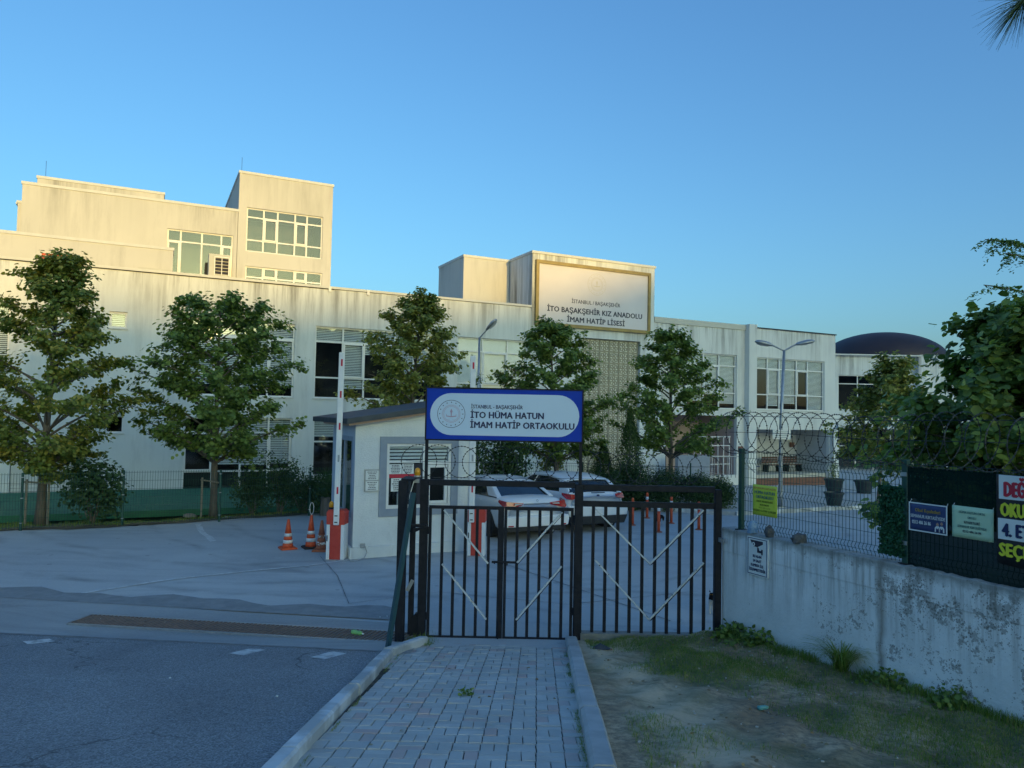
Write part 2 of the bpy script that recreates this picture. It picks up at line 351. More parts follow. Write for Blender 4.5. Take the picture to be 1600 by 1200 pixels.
def m_dirt():
    m = bpy.data.materials.new('dirt_verge'); nt, p, o = nodes(m); v = coord(nt, 'World')
    c = mix(nt, ramp(nt, noise(nt, v, 1.1, 6, .6), [(.40,0.),(.60,1.)]), (.36,.25,.145), (.62,.48,.31))
    c = mix(nt, ramp(nt, noise(nt, v, 14, 5, .7), [(.42,0.),(.62,.8)]), c, (.17,.14,.10))
    c = mix(nt, ramp(nt, noise(nt, v, .75, 4, .6), [(.47,0.),(.60,.8)]), c, (.10,.125,.05))
    xy = N_(nt, 'ShaderNodeSeparateXYZ'); nt.links.new(v, xy.inputs[0])       # worn, sandy desire path through the verge
    cx = math_(nt, 'ADD', math_(nt, 'MULTIPLY', xy.outputs[1], -.10), 2.15)
    dd = math_(nt, 'SUBTRACT', 1.25, math_(nt, 'DIVIDE', math_(nt, 'ABSOLUTE', math_(nt, 'SUBTRACT', xy.outputs[0], cx)), .50))
    pm = math_(nt, 'MULTIPLY', dd, ramp(nt, noise(nt, v, 2.2, 6, .7), [(.34,0.),(.56,1.)]), True)
    c = mix(nt, math_(nt, 'MULTIPLY', pm, .8), c, (.70,.56,.38))
    c = mix(nt, ramp(nt, noise(nt, v, 45, 2, .5), [(.68,0.),(.72,1.)]), c, (.5,.45,.36))
    nt.links.new(c, p.inputs['Base Color']); p.inputs['Roughness'].default_value = .95
    bump(nt, p, noise(nt, v, 20, 6, .7), .9, .03); return m
M_DIRT = m_dirt()
M_SOIL = pmat('dry_soil', (.085,.072,.045), (.16,.135,.09), 1.6, .95, kind='World', bmp=.7, bdist=.03)
M_TURF = pmat('plastic_turf', (.03,.15,.085), (.045,.19,.105), 3, .9, kind='World', bmp=.4)
M_SAND = pmat('joint_sand', (.05,.048,.04), (.13,.12,.095), 9, .95, kind='World')
M_GROUND = pmat('plain_earth', (.12,.11,.085), (.17,.155,.12), .05, .95, kind='World')
M_SHADE_RIDGE = pmat('shade_ridge_scrub', (.025,.035,.02), (.05,.055,.035), .03, .95, kind='World')
def m_paver(name, rnd):
    m = bpy.data.materials.new(name); nt, p, o = nodes(m); v = coord(nt, 'World')
    if rnd == 'object': r = N_(nt, 'ShaderNodeObjectInfo').outputs['Random']
    else: r = N_(nt, 'ShaderNodeNewGeometry').outputs['Random Per Island']
    c = ramp(nt, r, [(0,(.44,.45,.435)),(.45,(.50,.51,.49)),(.86,(.57,.575,.55)),(.88,(.48,.37,.345)),(1,(.56,.44,.41))])
    c = mix(nt, ramp(nt, noise(nt, v, 3, 6, .65), [(.42,0.),(.66,.6)]), c, (.36,.355,.325))
    c = mix(nt, ramp(nt, noise(nt, v, 60, 4, .7), [(.4,0.),(.8,.5)]), c, (.50,.50,.47))
    nt.links.new(c, p.inputs['Base Color']); p.inputs['Roughness'].default_value = .85
    bump(nt, p, noise(nt, v, 110, 4, .7), .4, .006); return m
M_PAVER = m_paver('paver_concrete', 'object'); M_PAVER_S = m_paver('paver_concrete_far', 'island')
M_KERB = pmat('kerb_concrete', (.40,.42,.42), (.66,.69,.70), 2.2, .85, kind='World', bmp=.7, bdist=.01, stops=(.44,.62), rand=.12)
M_KERBG = pmat('kerb_grey', (.36,.375,.375), (.46,.475,.47), 4, .85, kind='World', bmp=.5, bdist=.01, rand=.1)
def m_oldwall():
    m = bpy.data.materials.new('whitewashed_concrete'); nt, p, o = nodes(m); v = coord(nt, 'Object')
    c = mix(nt, ramp(nt, noise(nt, v, 1.3, 6, .6), [(.36,0.),(.62,1.)]), (.70,.73,.74), (.84,.86,.87))
    xyz = N_(nt, 'ShaderNodeSeparateXYZ'); nt.links.new(v, xyz.inputs[0])
    # chips where the whitewash has flaked, denser towards the camera end
    vo = N_(nt, 'ShaderNodeTexVoronoi'); vo.inputs['Scale'].default_value = 40; vo.inputs['Randomness'].default_value = 1; nt.links.new(v, vo.inputs['Vector'])
    dens = N_(nt, 'ShaderNodeMapRange'); dens.inputs[1].default_value = 0.; dens.inputs[2].default_value = 3.6; dens.inputs[3].default_value = .0; dens.inputs[4].default_value = .34
    nt.links.new(xyz.outputs[0], dens.inputs[0])
    cl = math_(nt, 'MULTIPLY', ramp(nt, noise(nt, v, 1.9, 4, .7), [(.40,0.),(.66,1.)]), dens.outputs[0])
    chips = math_(nt, 'LESS_THAN', vo.outputs['Distance'], math_(nt, 'ADD', cl, math_(nt, 'MULTIPLY', cl, noise(nt, v, 9, 2))))
    flake = math_(nt, 'GREATER_THAN', math_(nt, 'ADD', noise(nt, v, 11, 6, .78), math_(nt, 'MULTIPLY', cl, .75)), .66)
    c = mix(nt, math_(nt, 'MULTIPLY', chips, .75), c, (.10,.10,.095)); c = mix(nt, math_(nt, 'MULTIPLY', flake, .6), c, (.17,.165,.15))
    # run-off stains from the top
    vs = coord(nt, 'Object', (5.0, 1, .28)); st = ramp(nt, noise(nt, vs, 1.2, 6, .75), [(.48,0.),(.64,1.)])
    h = N_(nt, 'ShaderNodeMapRange'); h.inputs[1].default_value = -1.0; h.inputs[2].default_value = .05; nt.links.new(xyz.outputs[2], h.inputs[0])
    c = mix(nt, math_(nt, 'MULTIPLY', math_(nt, 'MULTIPLY', st, h.outputs[0]), .9, True), c, (.19,.18,.155))
    # one broad brown streak and the grimy top band
    wob = math_(nt, 'ADD', xyz.outputs[0], math_(nt, 'MULTIPLY', noise(nt, v, 4, 3), .12))
    d = math_(nt, 'ABSOLUTE', math_(nt, 'SUBTRACT', wob, 2.60)); sk = math_(nt, 'SUBTRACT', 1., math_(nt, 'DIVIDE', d, .07), True)
    c = mix(nt, math_(nt, 'MULTIPLY', sk, .75), c, (.16,.14,.11))
    tb = N_(nt, 'ShaderNodeMapRange'); tb.inputs[1].default_value = -.06; tb.inputs[2].default_value = .03; nt.links.new(math_(nt, 'ADD', xyz.outputs[2], math_(nt, 'MULTIPLY', math_(nt, 'SUBTRACT', noise(nt, v, 5, 5, .7), .5), .22)), tb.inputs[0])
    c = mix(nt, math_(nt, 'MULTIPLY', tb.outputs[0], .75, True), c, (.20,.205,.19))
    # damp mossy foot
    fb = N_(nt, 'ShaderNodeMapRange'); fb.inputs[1].default_value = -1.15; fb.inputs[2].default_value = -1.45; nt.links.new(xyz.outputs[2], fb.inputs[0])
    c = mix(nt, math_(nt, 'MULTIPLY', fb.outputs[0], .45, True), c, (.22,.24,.2))
    nt.links.new(c, p.inputs['Base Color']); p.inputs['Roughness'].default_value = .9
    bump(nt, p, math_(nt, 'SUBTRACT', noise(nt, v, 14, 6, .7), math_(nt, 'MULTIPLY', chips, .35)), .6, .02); return m
M_OLDW = m_oldwall()
def m_stucco():
    m = bpy.data.materials.new('booth_stucco'); nt, p, o = nodes(m); v = coord(nt, 'Object')
    c = mix(nt, ramp(nt, noise(nt, v, 1.4, 6, .65), [(.35,0.),(.65,1.)]), (.68,.71,.71), (.77,.79,.785))
    c = mix(nt, ramp(nt, noise(nt, coord(nt, 'Object', (2,2,.7)), 2.2, 5, .7), [(.55,0.),(.75,.5)]), c, (.52,.54,.54))
    nt.links.new(c, p.inputs['Base Color']); p.inputs['Roughness'].default_value = .9
    bump(nt, p, noise(nt, coord(nt, 'Object', (1,1,1.8)), 22, 5, .7), .8, .02); return m
M_STUC = m_stucco()
def m_tape():
    m = bpy.data.materials.new('flaking_white_paint'); nt, p, o = nodes(m); v = coord(nt, 'Object')
    c = mix(nt, ramp(nt, noise(nt, v, 16, 5, .7), [(.60,0.),(.64,1.)]), (.55,.58,.60), (.02,.02,.03))
    nt.links.new(c, p.inputs['Base Color']); p.inputs['Roughness'].default_value = .6; return m
M_TAPE = m_tape()
def m_net():
    m = bpy.data.materials.new('shade_net'); m.use_nodes = True; nt = m.node_tree; nt.nodes.clear()
    o = N_(nt, 'ShaderNodeOutputMaterial'); t = N_(nt, 'ShaderNodeBsdfTransparent'); d = N_(nt, 'ShaderNodeBsdfDiffuse')
    v = coord(nt, 'Object'); nt.links.new(mix(nt, noise(nt, v, 5, 3), (.004,.014,.014), (.010,.030,.026)), d.inputs[0])
    mx = N_(nt, 'ShaderNodeMixShader'); mx.inputs[0].default_value = .95
    nt.links.new(t.outputs[0], mx.inputs[1]); nt.links.new(d.outputs[0], mx.inputs[2]); nt.links.new(mx.outputs[0], o.inputs[0]); return m
M_NET = m_net()

# ------------------------------------------------------------------ text and emblem
def text(s, parent, x, y, z, width, height, mat, name='lettering', rot=(PI/2,0,0), align='LEFT', bold=0.0):
    cu = bpy.data.curves.new('t', 'FONT'); cu.body = s; cu.size = 1; cu.resolution_u = 2; cu.space_character = 1.0 + bold*1.5
    to = bpy.data.objects.new('t', cu); COL.objects.link(to)
    dg = bpy.context.evaluated_depsgraph_get(); dg.update()
    me = bpy.data.meshes.new_from_object(to.evaluated_get(dg)); bpy.data.objects.remove(to); bpy.data.curves.remove(cu)
    co = np.empty(len(me.vertices)*3, np.float32); me.vertices.foreach_get('co', co); co = co.reshape(-1,3)
    x0, x1 = co[:,0].min(), co[:,0].max(); caph = .70
    co[:,0] = (co[:,0]-x0)/(x1-x0)*width; co[:,1] = (co[:,1])/caph*height
    if align == 'CENTER': co[:,0] -= width/2
    F = [tuple(p.vertices) for p in me.polygons]; bpy.data.meshes.remove(me); V = []; Fa = []
    e = bold*height*2.6; sh_ = [(0,0)] if bold == 0 else [(0,0),(e,0),(-e,0),(e*.5,0),(-e*.5,0),(0,e*.6),(0,-e*.6)]
    for k, (dx, dy) in enumerate(sh_):                              # heavier strokes: the same print laid down again, each a hair prouder
        b = len(V); V += [(float(p[0])+dx, float(p[1])+dy, .0004*k) for p in co]; Fa += [tuple(i+b for i in f) for f in F]
    m2 = bpy.data.meshes.new(name); m2.from_pydata(V, [], Fa); m2.update()
    return link(name, m2, mat, parent, loc=(x, y, z), rot=rot)
def ring(mb, cx, cz, r0, r1, y0, y1, n=48):
    b = len(mb.v)
    for r in (r0, r1):
        for y in (y0, y1):
            for k in range(n):
                a = 2*PI*k/n; mb.v.append((cx+r*math.cos(a), y, cz+r*math.sin(a)))
    for k in range(n):
        j = (k+1) % n
        mb.f += [(b+k,b+2*n+k,b+2*n+j,b+j),(b+n+k,b+n+j,b+3*n+j,b+3*n+k),(b+2*n+k,b+3*n+k,b+3*n+j,b+2*n+j),(b+k,b+j,b+n+j,b+n+k)]
def star(mb, cx, cz, r, y0, y1, n=5):
    mb.prism([(cx+(r if i % 2 == 0 else r*.42)*math.sin(PI*i/n), cz+(r if i % 2 == 0 else r*.42)*math.cos(PI*i/n)) for i in range(2*n)], y0, y1)
def emblem(parent, cx, cz, R, y, m_line, m_soft, t=.003):
    a = MB(); ring(a, cx, cz, R*.97, R, y-t, y)
    for k in range(16):
        q = 2*PI*k/16; star(a, cx+R*.83*math.sin(q), cz+R*.83*math.cos(q), R*.06, y-t, y)
    a.build('emblem_ring', m_line, parent)
    b = MB(); ring(b, cx, cz, R*.60, R*.625, y-t, y); ring(b, cx, cz, R*.52, R*.54, y-t, y)
    for k in range(40):                                            # tiny letters round the rim read as ticks
        q = math.radians(-140 + 280*k/39); r0, r1 = R*.645, R*.70
        b.bar((cx+r0*math.sin(q), y-t/2, cz+r0*math.cos(q)), (cx+r1*math.sin(q), y-t/2, cz+r1*math.cos(q)), R*.018, t)
    # open book, torch, laurel
    for s in (-1, 1):
        b.prism([(cx, cz-R*.16), (cx+s*R*.36, cz-R*.12), (cx+s*R*.36, cz-R*.19), (cx, cz-R*.24)], y-t, y)
        b.prism([(cx+s*R*.33, cz-R*.02), (cx+s*R*.36, cz-R*.02), (cx+s*R*.36, cz-R*.12), (cx+s*R*.33, cz-R*.12)], y-t, y)
        b.bar((cx+s*R*.08, y-t/2, cz-R*.42), (cx+s*R*.30, y-t/2, cz-R*.40), R*.03, t)
    b.prism([(cx-R*.03, cz-R*.16), (cx+R*.03, cz-R*.16), (cx+R*.05, cz+R*.10), (cx-R*.05, cz+R*.10)], y-t, y)
    b.prism([(cx-R*.10, cz+R*.13), (cx, cz+R*.08), (cx+R*.10, cz+R*.13), (cx+R*.05, cz+R*.28), (cx, cz+R*.38), (cx-R*.05, cz+R*.28)], y-t, y)
    b.build('emblem_device', m_soft, parent)

# ------------------------------------------------------------------ terrain
def smooth(a, b, x):
    t = min(1, max(0, (x-a)/(b-a))); return t*t*(3-2*t)
def zyard(X, Y):
    if Y < 10.4: z = -.149*max(Y, 0)
    elif Y < 11.3: z = -1.55
    elif Y < 16: z = -1.55 + .13*(Y-11.3)/4.7
    else: z = -1.42
    if Y > 25: z -= .98*min(1, (Y-25)/20)*smooth(2, 8, X)
    return z
EDGE = [(-40,12.5),(-20,16.2),(-12.15,17.8),(-9.86,18.7),(-7.97,20.2),(-5.96,21.6),(-4.0,22.8),(0,24.5),(4.6,25.0)]
def edgeY(X):
    for (x0,y0),(x1,y1) in zip(EDGE, EDGE[1:]):
        if x0 <= X <= x1: return y0+(y1-y0)*(X-x0)/(x1-x0)
    return EDGE[-1][1]
def vfac(X, Y): return (X*N.x + (Y-36)*N.y)
def wallx(Y): return 3.03 + (10.6-Y)*.4415/.8973
def zground(X, Y):
    if X > wallx(Y)+.1 and Y < 11: return -1.5
    if X > -1.75 and Y < 10.2: return -1.85
    if X < 4.8 and Y > edgeY(X)+.3: return -2.6
    z = zyard(X, Y) - .03
    if X < 2.5 and Y > 30: z = -2.35
    return z
def sheet(name, xs, ys, zf, mat, dz=0, keep=None, xf=None, **kw):
    V = []; idx = {}; Q = []
    for j, y in enumerate(ys):
        for i, x in enumerate(xs):
            X, Y = (x, y) if xf is None else xf(x, y)
            V.append((X, Y, zf(X, Y)+dz))
    nx = len(xs)
    for j in range(len(ys)-1):
        for i in range(nx-1):
            if keep is None or keep((xs[i]+xs[i+1])/2, (ys[j]+ys[j+1])/2):
                Q.append((j*nx+i, j*nx+i+1, (j+1)*nx+i+1, (j+1)*nx+i))
    return link(name, npmesh(name, V, Q), mat, smooth=True, **kw)
def fr(a, b, st):
    n = max(1, round((b-a)/st)); return [a+(b-a)*i/n for i in range(n+1)]
sheet('ground', fr(-60, 90, 1.0), fr(-40, 110, 1.0), zground, M_GROUND, kind='structure')
g = MB(); g.add([(-3000,-3000,-2.9),(3000,-3000,-2.9),(3000,3000,-2.9),(-3000,3000,-2.9)], [(0,1,2,3)])
g.build('terrain', M_GROUND, kind='structure')
# unseen ridge added behind the camera, its skyline shaped to shade everything low
rng = random.Random(4)
V = []; Q = []; nu = 400
for i in range(nu+1):
    a = -1.0 + 2.0*i/nu
    for j, (dr, hh) in enumerate(((0, -3), (25, .45), (50, .8), (80, 1.0), (130, .8), (200, -3))):
        r = 190 + dr; ang = math.atan2(sdir.x, sdir.y) + a
        Lm = -a*270
        h = np.interp(Lm, [-60, -8, -4.5, 0, 15, 21, 24, 31, 60], [28.0, 28.2, 28.9, 32.0, 32.8, 34.0, 34.9, 36.6, 37.3]) + .2*math.sin(a*97) + rng.uniform(-.2,.2)
        h = 7 + (h-7)*(1-smooth(.30, .45, abs(a)))
        V.append((r*math.sin(ang), r*math.cos(ang), h*hh if hh > 0 else -3))
for i in range(nu):
    for j in range(5): Q.append((i*6+j, (i+1)*6+j, (i+1)*6+j+1, i*6+j+1))
link('shade_ridge', npmesh('shade_ridge', V, Q), M_SHADE_RIDGE, smooth=True, kind='structure')

# yard, road, apron
yk = lambda x, y: not (x < 4.6 and y > edgeY(x)+.45)
sheet('yard_concrete', fr(-45, 70, .5), fr(10.0, 75, .5), zyard, M_YARD, .0, keep=yk, kind='structure')
XK = -1.55
def yroad(X): return 9.15 - .158*X
def rf(s, t):
    X = s; return X, -12 + t*(yroad(X)+12)
sheet('asphalt_road', fr(-45, XK, .8), fr(0, 1, .02), lambda X, Y: max(-1.545, -.149*max(Y,0)), M_ASPH, .012, xf=rf, kind='structure')
def af(s, t):
    X = s; return X, yroad(X) + t*(1.80)
sheet('concrete_apron', fr(-45, -1.2, .5), fr(0, 1, .1), lambda X, Y: max(zyard(X, Y), -1.55), M_APRON, .012, xf=af, kind='structure')
def pf(s, t):
    X = s; w = .55 + .10*math.sin(X*2.1) + .08*math.sin(X*5.3); y0 = 11.32-.12*(X+1.5)
    return X, y0 + t*w
sheet('asphalt_patch', fr(-14, -1.7, .3), fr(0, 1, .25), lambda X, Y: zyard(X, Y), M_PATCH, .017, xf=pf, kind='structure')
def strip(name, pts, w, mat, dz=.008, jitter=0, seed=1, zf=zyard, kind='structure'):
    r = random.Random(seed); pp = []
    for i in range(len(pts)-1):
        a = Vector(pts[i]); b = Vector(pts[i+1]); n = max(1, int((b-a).length/.3))
        for k in range(n): pp.append(a.lerp(b, k/n))
    pp.append(Vector(pts[-1])); V = []
    for i, p in enumerate(pp):
        t = (pp[min(i+1, len(pp)-1)]-pp[max(i-1, 0)]).normalized(); n = Vector((-t.y, t.x)); ww = w/2*(1+r.uniform(-jitter, jitter)); q = p + n*r.uniform(-1,1)*jitter*w*.5
        for s in (1, -1): V.append((q.x+n.x*ww*s, q.y+n.y*ww*s, zf(q.x, q.y)+dz))
    Q = [(2*i, 2*i+1, 2*i+3, 2*i+2) for i in range(len(pp)-1)]
    return link(name, npmesh(name, V, Q), mat, kind=kind)
strip('painted_line', [(-7.6,12.0),(-6.24,13.4),(-5.0,14.2),(-3.97,14.75),(-3.25,15.35)], .085, M_CHALK, jitter=.35)
strip('painted_line', [(-8.15,19.5),(-7.6,18.4),(-6.73,17.0)], .13, M_CHALK, jitter=.3, seed=2)
strip('yard_joint', [(-3.94,15.6),(-3.2,14.0),(-2.59,12.2)], .014, M_TAR, jitter=.5)
strip('yard_joint', [(-.76,16.2),(.3,14.7),(1.22,13.45),(2.53,11.6)], .018, M_TAR, jitter=.6, seed=3)
strip('yard_joint', [(-2.6,12.2),(-1.2,13.0),(1.0,12.4),(3.4,13.4)], .018, M_TAR, jitter=.5, seed=9)
zroad = lambda X, Y: max(-1.545, -.149*max(Y,0))
strip('tar_joint', [(-14,yroad(-14)),(-6.9,yroad(-6.9)),(-4.6,9.9),(-1.56,yroad(-1.56))], .035, M_TAR, .020, jitter=.5, zf=zroad)
for k, q in enumerate([((-6.09,9.5),(-5.90,9.75)), ((-3.24,9.0),(-3.12,9.4)), ((-2.24,8.85),(-2.08,9.28))]):
    strip('painted_dash', list(q), .20, M_LINE, .018, jitter=.12, seed=k+5, zf=zroad)

# verge and soil
def zverge(X, Y):
    xl = .78+.04*(Y-5); xw = wallx(Y); t = min(1, max(0, (X-xl)/(xw-xl)))
    zl = -.149*max(Y,0)+.03; zw = -1.40+.062*(10.6-Y)
    lump = .02*math.sin(X*5.1+Y*2.3)+.015*math.sin(X*11.7-Y*7.1)
    return zl*(1-smooth(0,1,t)) + zw*smooth(0,1,t) + lump*(1 if .05 < t < .97 else 0)
def vf(s, t):
    Y = t; xl = .70+.04*(Y-5); xw = wallx(Y)+.05; return xl + s*(xw-xl), Y
sheet('dirt_verge', fr(0, 1, .02), fr(-12, 10.56, .08), zverge, M_DIRT, 0, xf=vf, kind='structure')
def sf(s, t):
    y0 = edgeY(s) + .10*math.sin(s*3.1)+.05*math.sin(s*8.3); return s, y0 + t*5.5
def zsoil(X, Y):
    d = Y-edgeY(X); return -1.400 - .12*max(0, d-.5) + .015*math.sin(X*4+Y*3)*smooth(.1,.4,d)
sheet('soil_strip', fr(-40, 4.6, .2), fr(0, 1, .05), zsoil, M_SOIL, 0, xf=sf, kind='structure')
# courtyard paving right of the planting bed
def cf(s, t):
    kx = [(4.6,24.2),(7.07,23.35),(9.58,24.55),(13.97,26.9),(40,40)]
    for (x0,y0),(x1,y1) in zip(kx, kx[1:]):
        if x0 <= s <= x1: y = y0+(y1-y0)*(s-x0)/(x1-x0); break
    return s, y + t*(70-y)
sheet('courtyard_paving', fr(4.6, 40, .6), fr(0, 1, .02), zyard, M_PAVE, .10, xf=cf, kind='structure')
kb = thing('courtyard_kerb', None, None, kind='structure')
kp = [(4.6,24.2),(7.07,23.35),(9.58,24.55),(13.97,26.9),(18,29.2)]
for (x0,y0),(x1,y1) in zip(kp, kp[1:]):
    L = math.hypot(x1-x0, y1-y0); n = max(1, round(L/.8))
    for k in range(n):
        a = Vector((x0+(x1-x0)*(k+.01)/n, y0+(y1-y0)*(k+.01)/n, 0)); b = Vector((x0+(x1-x0)*(k+.99)/n, y0+(y1-y0)*(k+.99)/n, 0))
        a.z = zyard(a.x, a.y)+.05; b.z = zyard(b.x, b.y)+.05
        MB().bar(a, b, .16, .16).build('kerb_stone', M_KERB, kb)
M2 = MB(); M2.box(-30, 3.2, -6.6, -.02, -1.80, -1.60)
sc_o = M2.build('turf_terrace', M_TURF, loc=(0,36,0), rot=(0,0,TH), kind='structure')

# paver path
path = thing('paver_path', None, None, kind='structure')
V = [(-1.5,-3,.0),(.95,-3,.0)]
pm = MB()
ys_ = fr(-12, 10.6, .5)
for y0, y1 in zip(ys_, ys_[1:]):
    z0, z1 = -.149*max(y0,0)-.012, -.149*max(y1,0)-.012
    pm.quad((-1.62+.04*(y0-5)*.4,y0,z0),(.66+.04*(y0-5),y0,z0),(.66+.04*(y1-5),y1,z1),(-1.62+.04*(y1-5)*.4,y1,z1))
pm.build('sand_bed', M_SAND, path)
rng = random.Random(11)
pits = math.atan(.149)
brk = MB(); hx, hy, hz = .0980, .0480, .03
brk.add([(-hx,-hy,-hz),(hx,-hy,-hz),(hx,hy,-hz),(-hx,hy,-hz),(-hx,-hy,hz-.004),(hx,-hy,hz-.004),(hx,hy,hz-.004),(-hx,hy,hz-.004),
         (-hx+.004,-hy+.004,hz),(hx-.004,-hy+.004,hz),(hx-.004,hy-.004,hz),(-hx+.004,hy-.004,hz)],
        [(0,1,5,4),(1,2,6,5),(2,3,7,6),(3,0,4,7),(4,5,9,8),(5,6,10,9),(6,7,11,10),(7,4,8,11),(8,9,10,11)])
bme = brk.mesh('brick'); bme.materials.append(M_PAVER)
far_v = []; far_f = []; cnt = 0; rows = []
n_row = int((10.52-4.1)/.202)
for j in range(-6, n_row):
    Y = 4.2 + j*.202
    if Y < 3: continue
    xl = -1.42 + .027*(Y-5) + .03*0; xr = .62 + .04*(Y-5)
    x0 = -.40 + .037*(Y-5)
    for i in range(-7, 6):
        cx = x0 + (i+.5)*.204
        if cx - .1 < -1.50 or cx + .09 > xr: continue
        for k in (0, 1):
            if (i+j) % 2 == 0: bx, by, rz = cx, Y+.05+.101*k-.0, 0
            else: bx, by, rz = cx-.0505+.101*k, Y+.101, PI/2
            rows.append((bx, by, rz))
rows.sort(key=lambda r: r[1])
rows = [r for r in rows if r[1] > 4.3]
for (bx, by, rz) in rows:
    z = -.149*by - hz + rng.uniform(-.005, .005) + .004
    Mx = Matrix.Translation((bx+rng.uniform(-.002,.002), by, z)) @ Matrix.Rotation(-pits+rng.uniform(-.012,.012), 4, 'X') @ Matrix.Rotation(rng.uniform(-.012,.012), 4, 'Y') @ Matrix.Rotation(rz+rng.uniform(-.012,.012), 4, 'Z')
    if cnt < 300:
        o = bpy.data.objects.new('brick', bme); COL.objects.link(o); o.parent = path; o.matrix_local = Mx; cnt += 1
    else:
        b = len(far_v); far_v += [tuple(Mx @ Vector(v)) for v in brk.v]; far_f += [tuple(i+b for i in f) for f in brk.f]
me = bpy.data.meshes.new('far_bricks'); me.from_pydata(far_v, [], far_f); link('far_bricks', me, M_PAVER_S, path, kind='stuff')

def kerb(name, x_at, y0, y1, w, top, mat, seg, taper=None):
    t = thing(name, None, None, kind='structure'); n = round((y1-y0)/seg); r = random.Random(8)
    for k in range(n):
        a = y0+(y1-y0)*(k+.006)/n; b = y0+(y1-y0)*(k+.994)/n; V = []
        j1 = r.uniform(-.008,.008); j2 = r.uniform(-.006,.006)
        for y in (a, (a+b)/2, b):
            x = x_at(y)+j1; z = -.149*max(y,0)+j2
            e = r.uniform(-.006,.006)
            V += [(x, y, z-.2), (x+e*.3, y, z+top-.03), (x+.025+e, y, z+top), (x+w-.02+e*.4, y, z+top), (x+w, y, z+top-.02), (x+w, y, z-.2)]
        F = []
        for i in range(2):
            for q in range(5): F.append((i*6+q, i*6+q+1, (i+1)*6+q+1, (i+1)*6+q)[::-1])
        F += [(0,1,2,3,4,5), (17,16,15,14,13,12)]
        MB().add(V, F).build('kerb_stone', mat, t)
    return t
def xL(y):
    if y > 9.2: return -1.51 + (y-9.2)*.33
    return -1.535+.006*(y-5)
kerb('path_kerb', xL, -12, 10.15, .135, .10, M_KERB, 1.0)
kerb('path_kerb', lambda y: .575+.045*(y-5.15), -12, 10.45, .165, .10, M_KERBG, .8)

# drain grate
gt = thing('drain_grate', 'long rusty iron drain grate across the driveway by the gate', 'drain', (-6.32, 10.80, -1.545), math.atan2(-.58, 4.75))
GL = 5.0
M_RUST = pmat('rusty_iron', (.26,.18,.14), (.17,.13,.11), 12, .8, .1)
f = MB(); f.box(0, GL, -.02, .02, .0, .03); f.box(0, GL, .48, .52, .0, .03); f.box(-.02, 0, -.02, .52, 0, .03); f.build('grate_frame', M_GALV, gt)
f = MB(); f.quad((0,.02,.006),(GL,.02,.006),(GL,.48,.006),(0,.48,.006)); f.build('drain_channel', M_DARK, gt)
for s in range(5):
    f = MB()
    for k in range(15):
        x = s + .03 + k*.0667; f.bar((x-.05, .02, .024), (x+.05, .48, .024), .024, .012)
    f.box(s+.004, s+.016, .02, .48, .008, .026)
    f.build('grate_section', M_RUST, gt)

# ================================================================== school building
B = thing('school_building', 'long pale two-storey school block with rooftop volumes and a large name panel', 'school', (0,36,0), TH)
def wall_holes(mb, u0, u1, z0, z1, v, holes, depth=.22):
    us = sorted({u0, u1, *[h[0] for h in holes], *[h[1] for h in holes]}); zs = sorted({z0, z1, *[h[2] for h in holes], *[h[3] for h in holes]})
    us = [u for u in us if u0 <= u <= u1]; zs = [z for z in zs if z0 <= z <= z1]
    for a, b in zip(us, us[1:]):
        for c, d in zip(zs, zs[1:]):
            m, n = (a+b)/2, (c+d)/2
            if any(h[0] < m < h[1] and h[2] < n < h[3] for h in holes): continue
            mb.quad((a,v,c),(b,v,c),(b,v,d),(a,v,d))
    for a, b, c, d in [h[:4] for h in holes]:
        w = v+depth
        mb.quad((a,v,c),(a,w,c),(b,w,c),(b,v,c)); mb.quad((a,v,d),(b,v,d),(b,w,d),(a,w,d))
        mb.quad((a,v,c),(a,v,d),(a,w,d),(a,w,c)); mb.quad((b,v,c),(b,w,c),(b,w,d),(b,v,d))
COLS5 = [0, .207, .37, .61, .77, 1]; ROWS = [0, .29, .79, 1]
brng = random.Random(21)
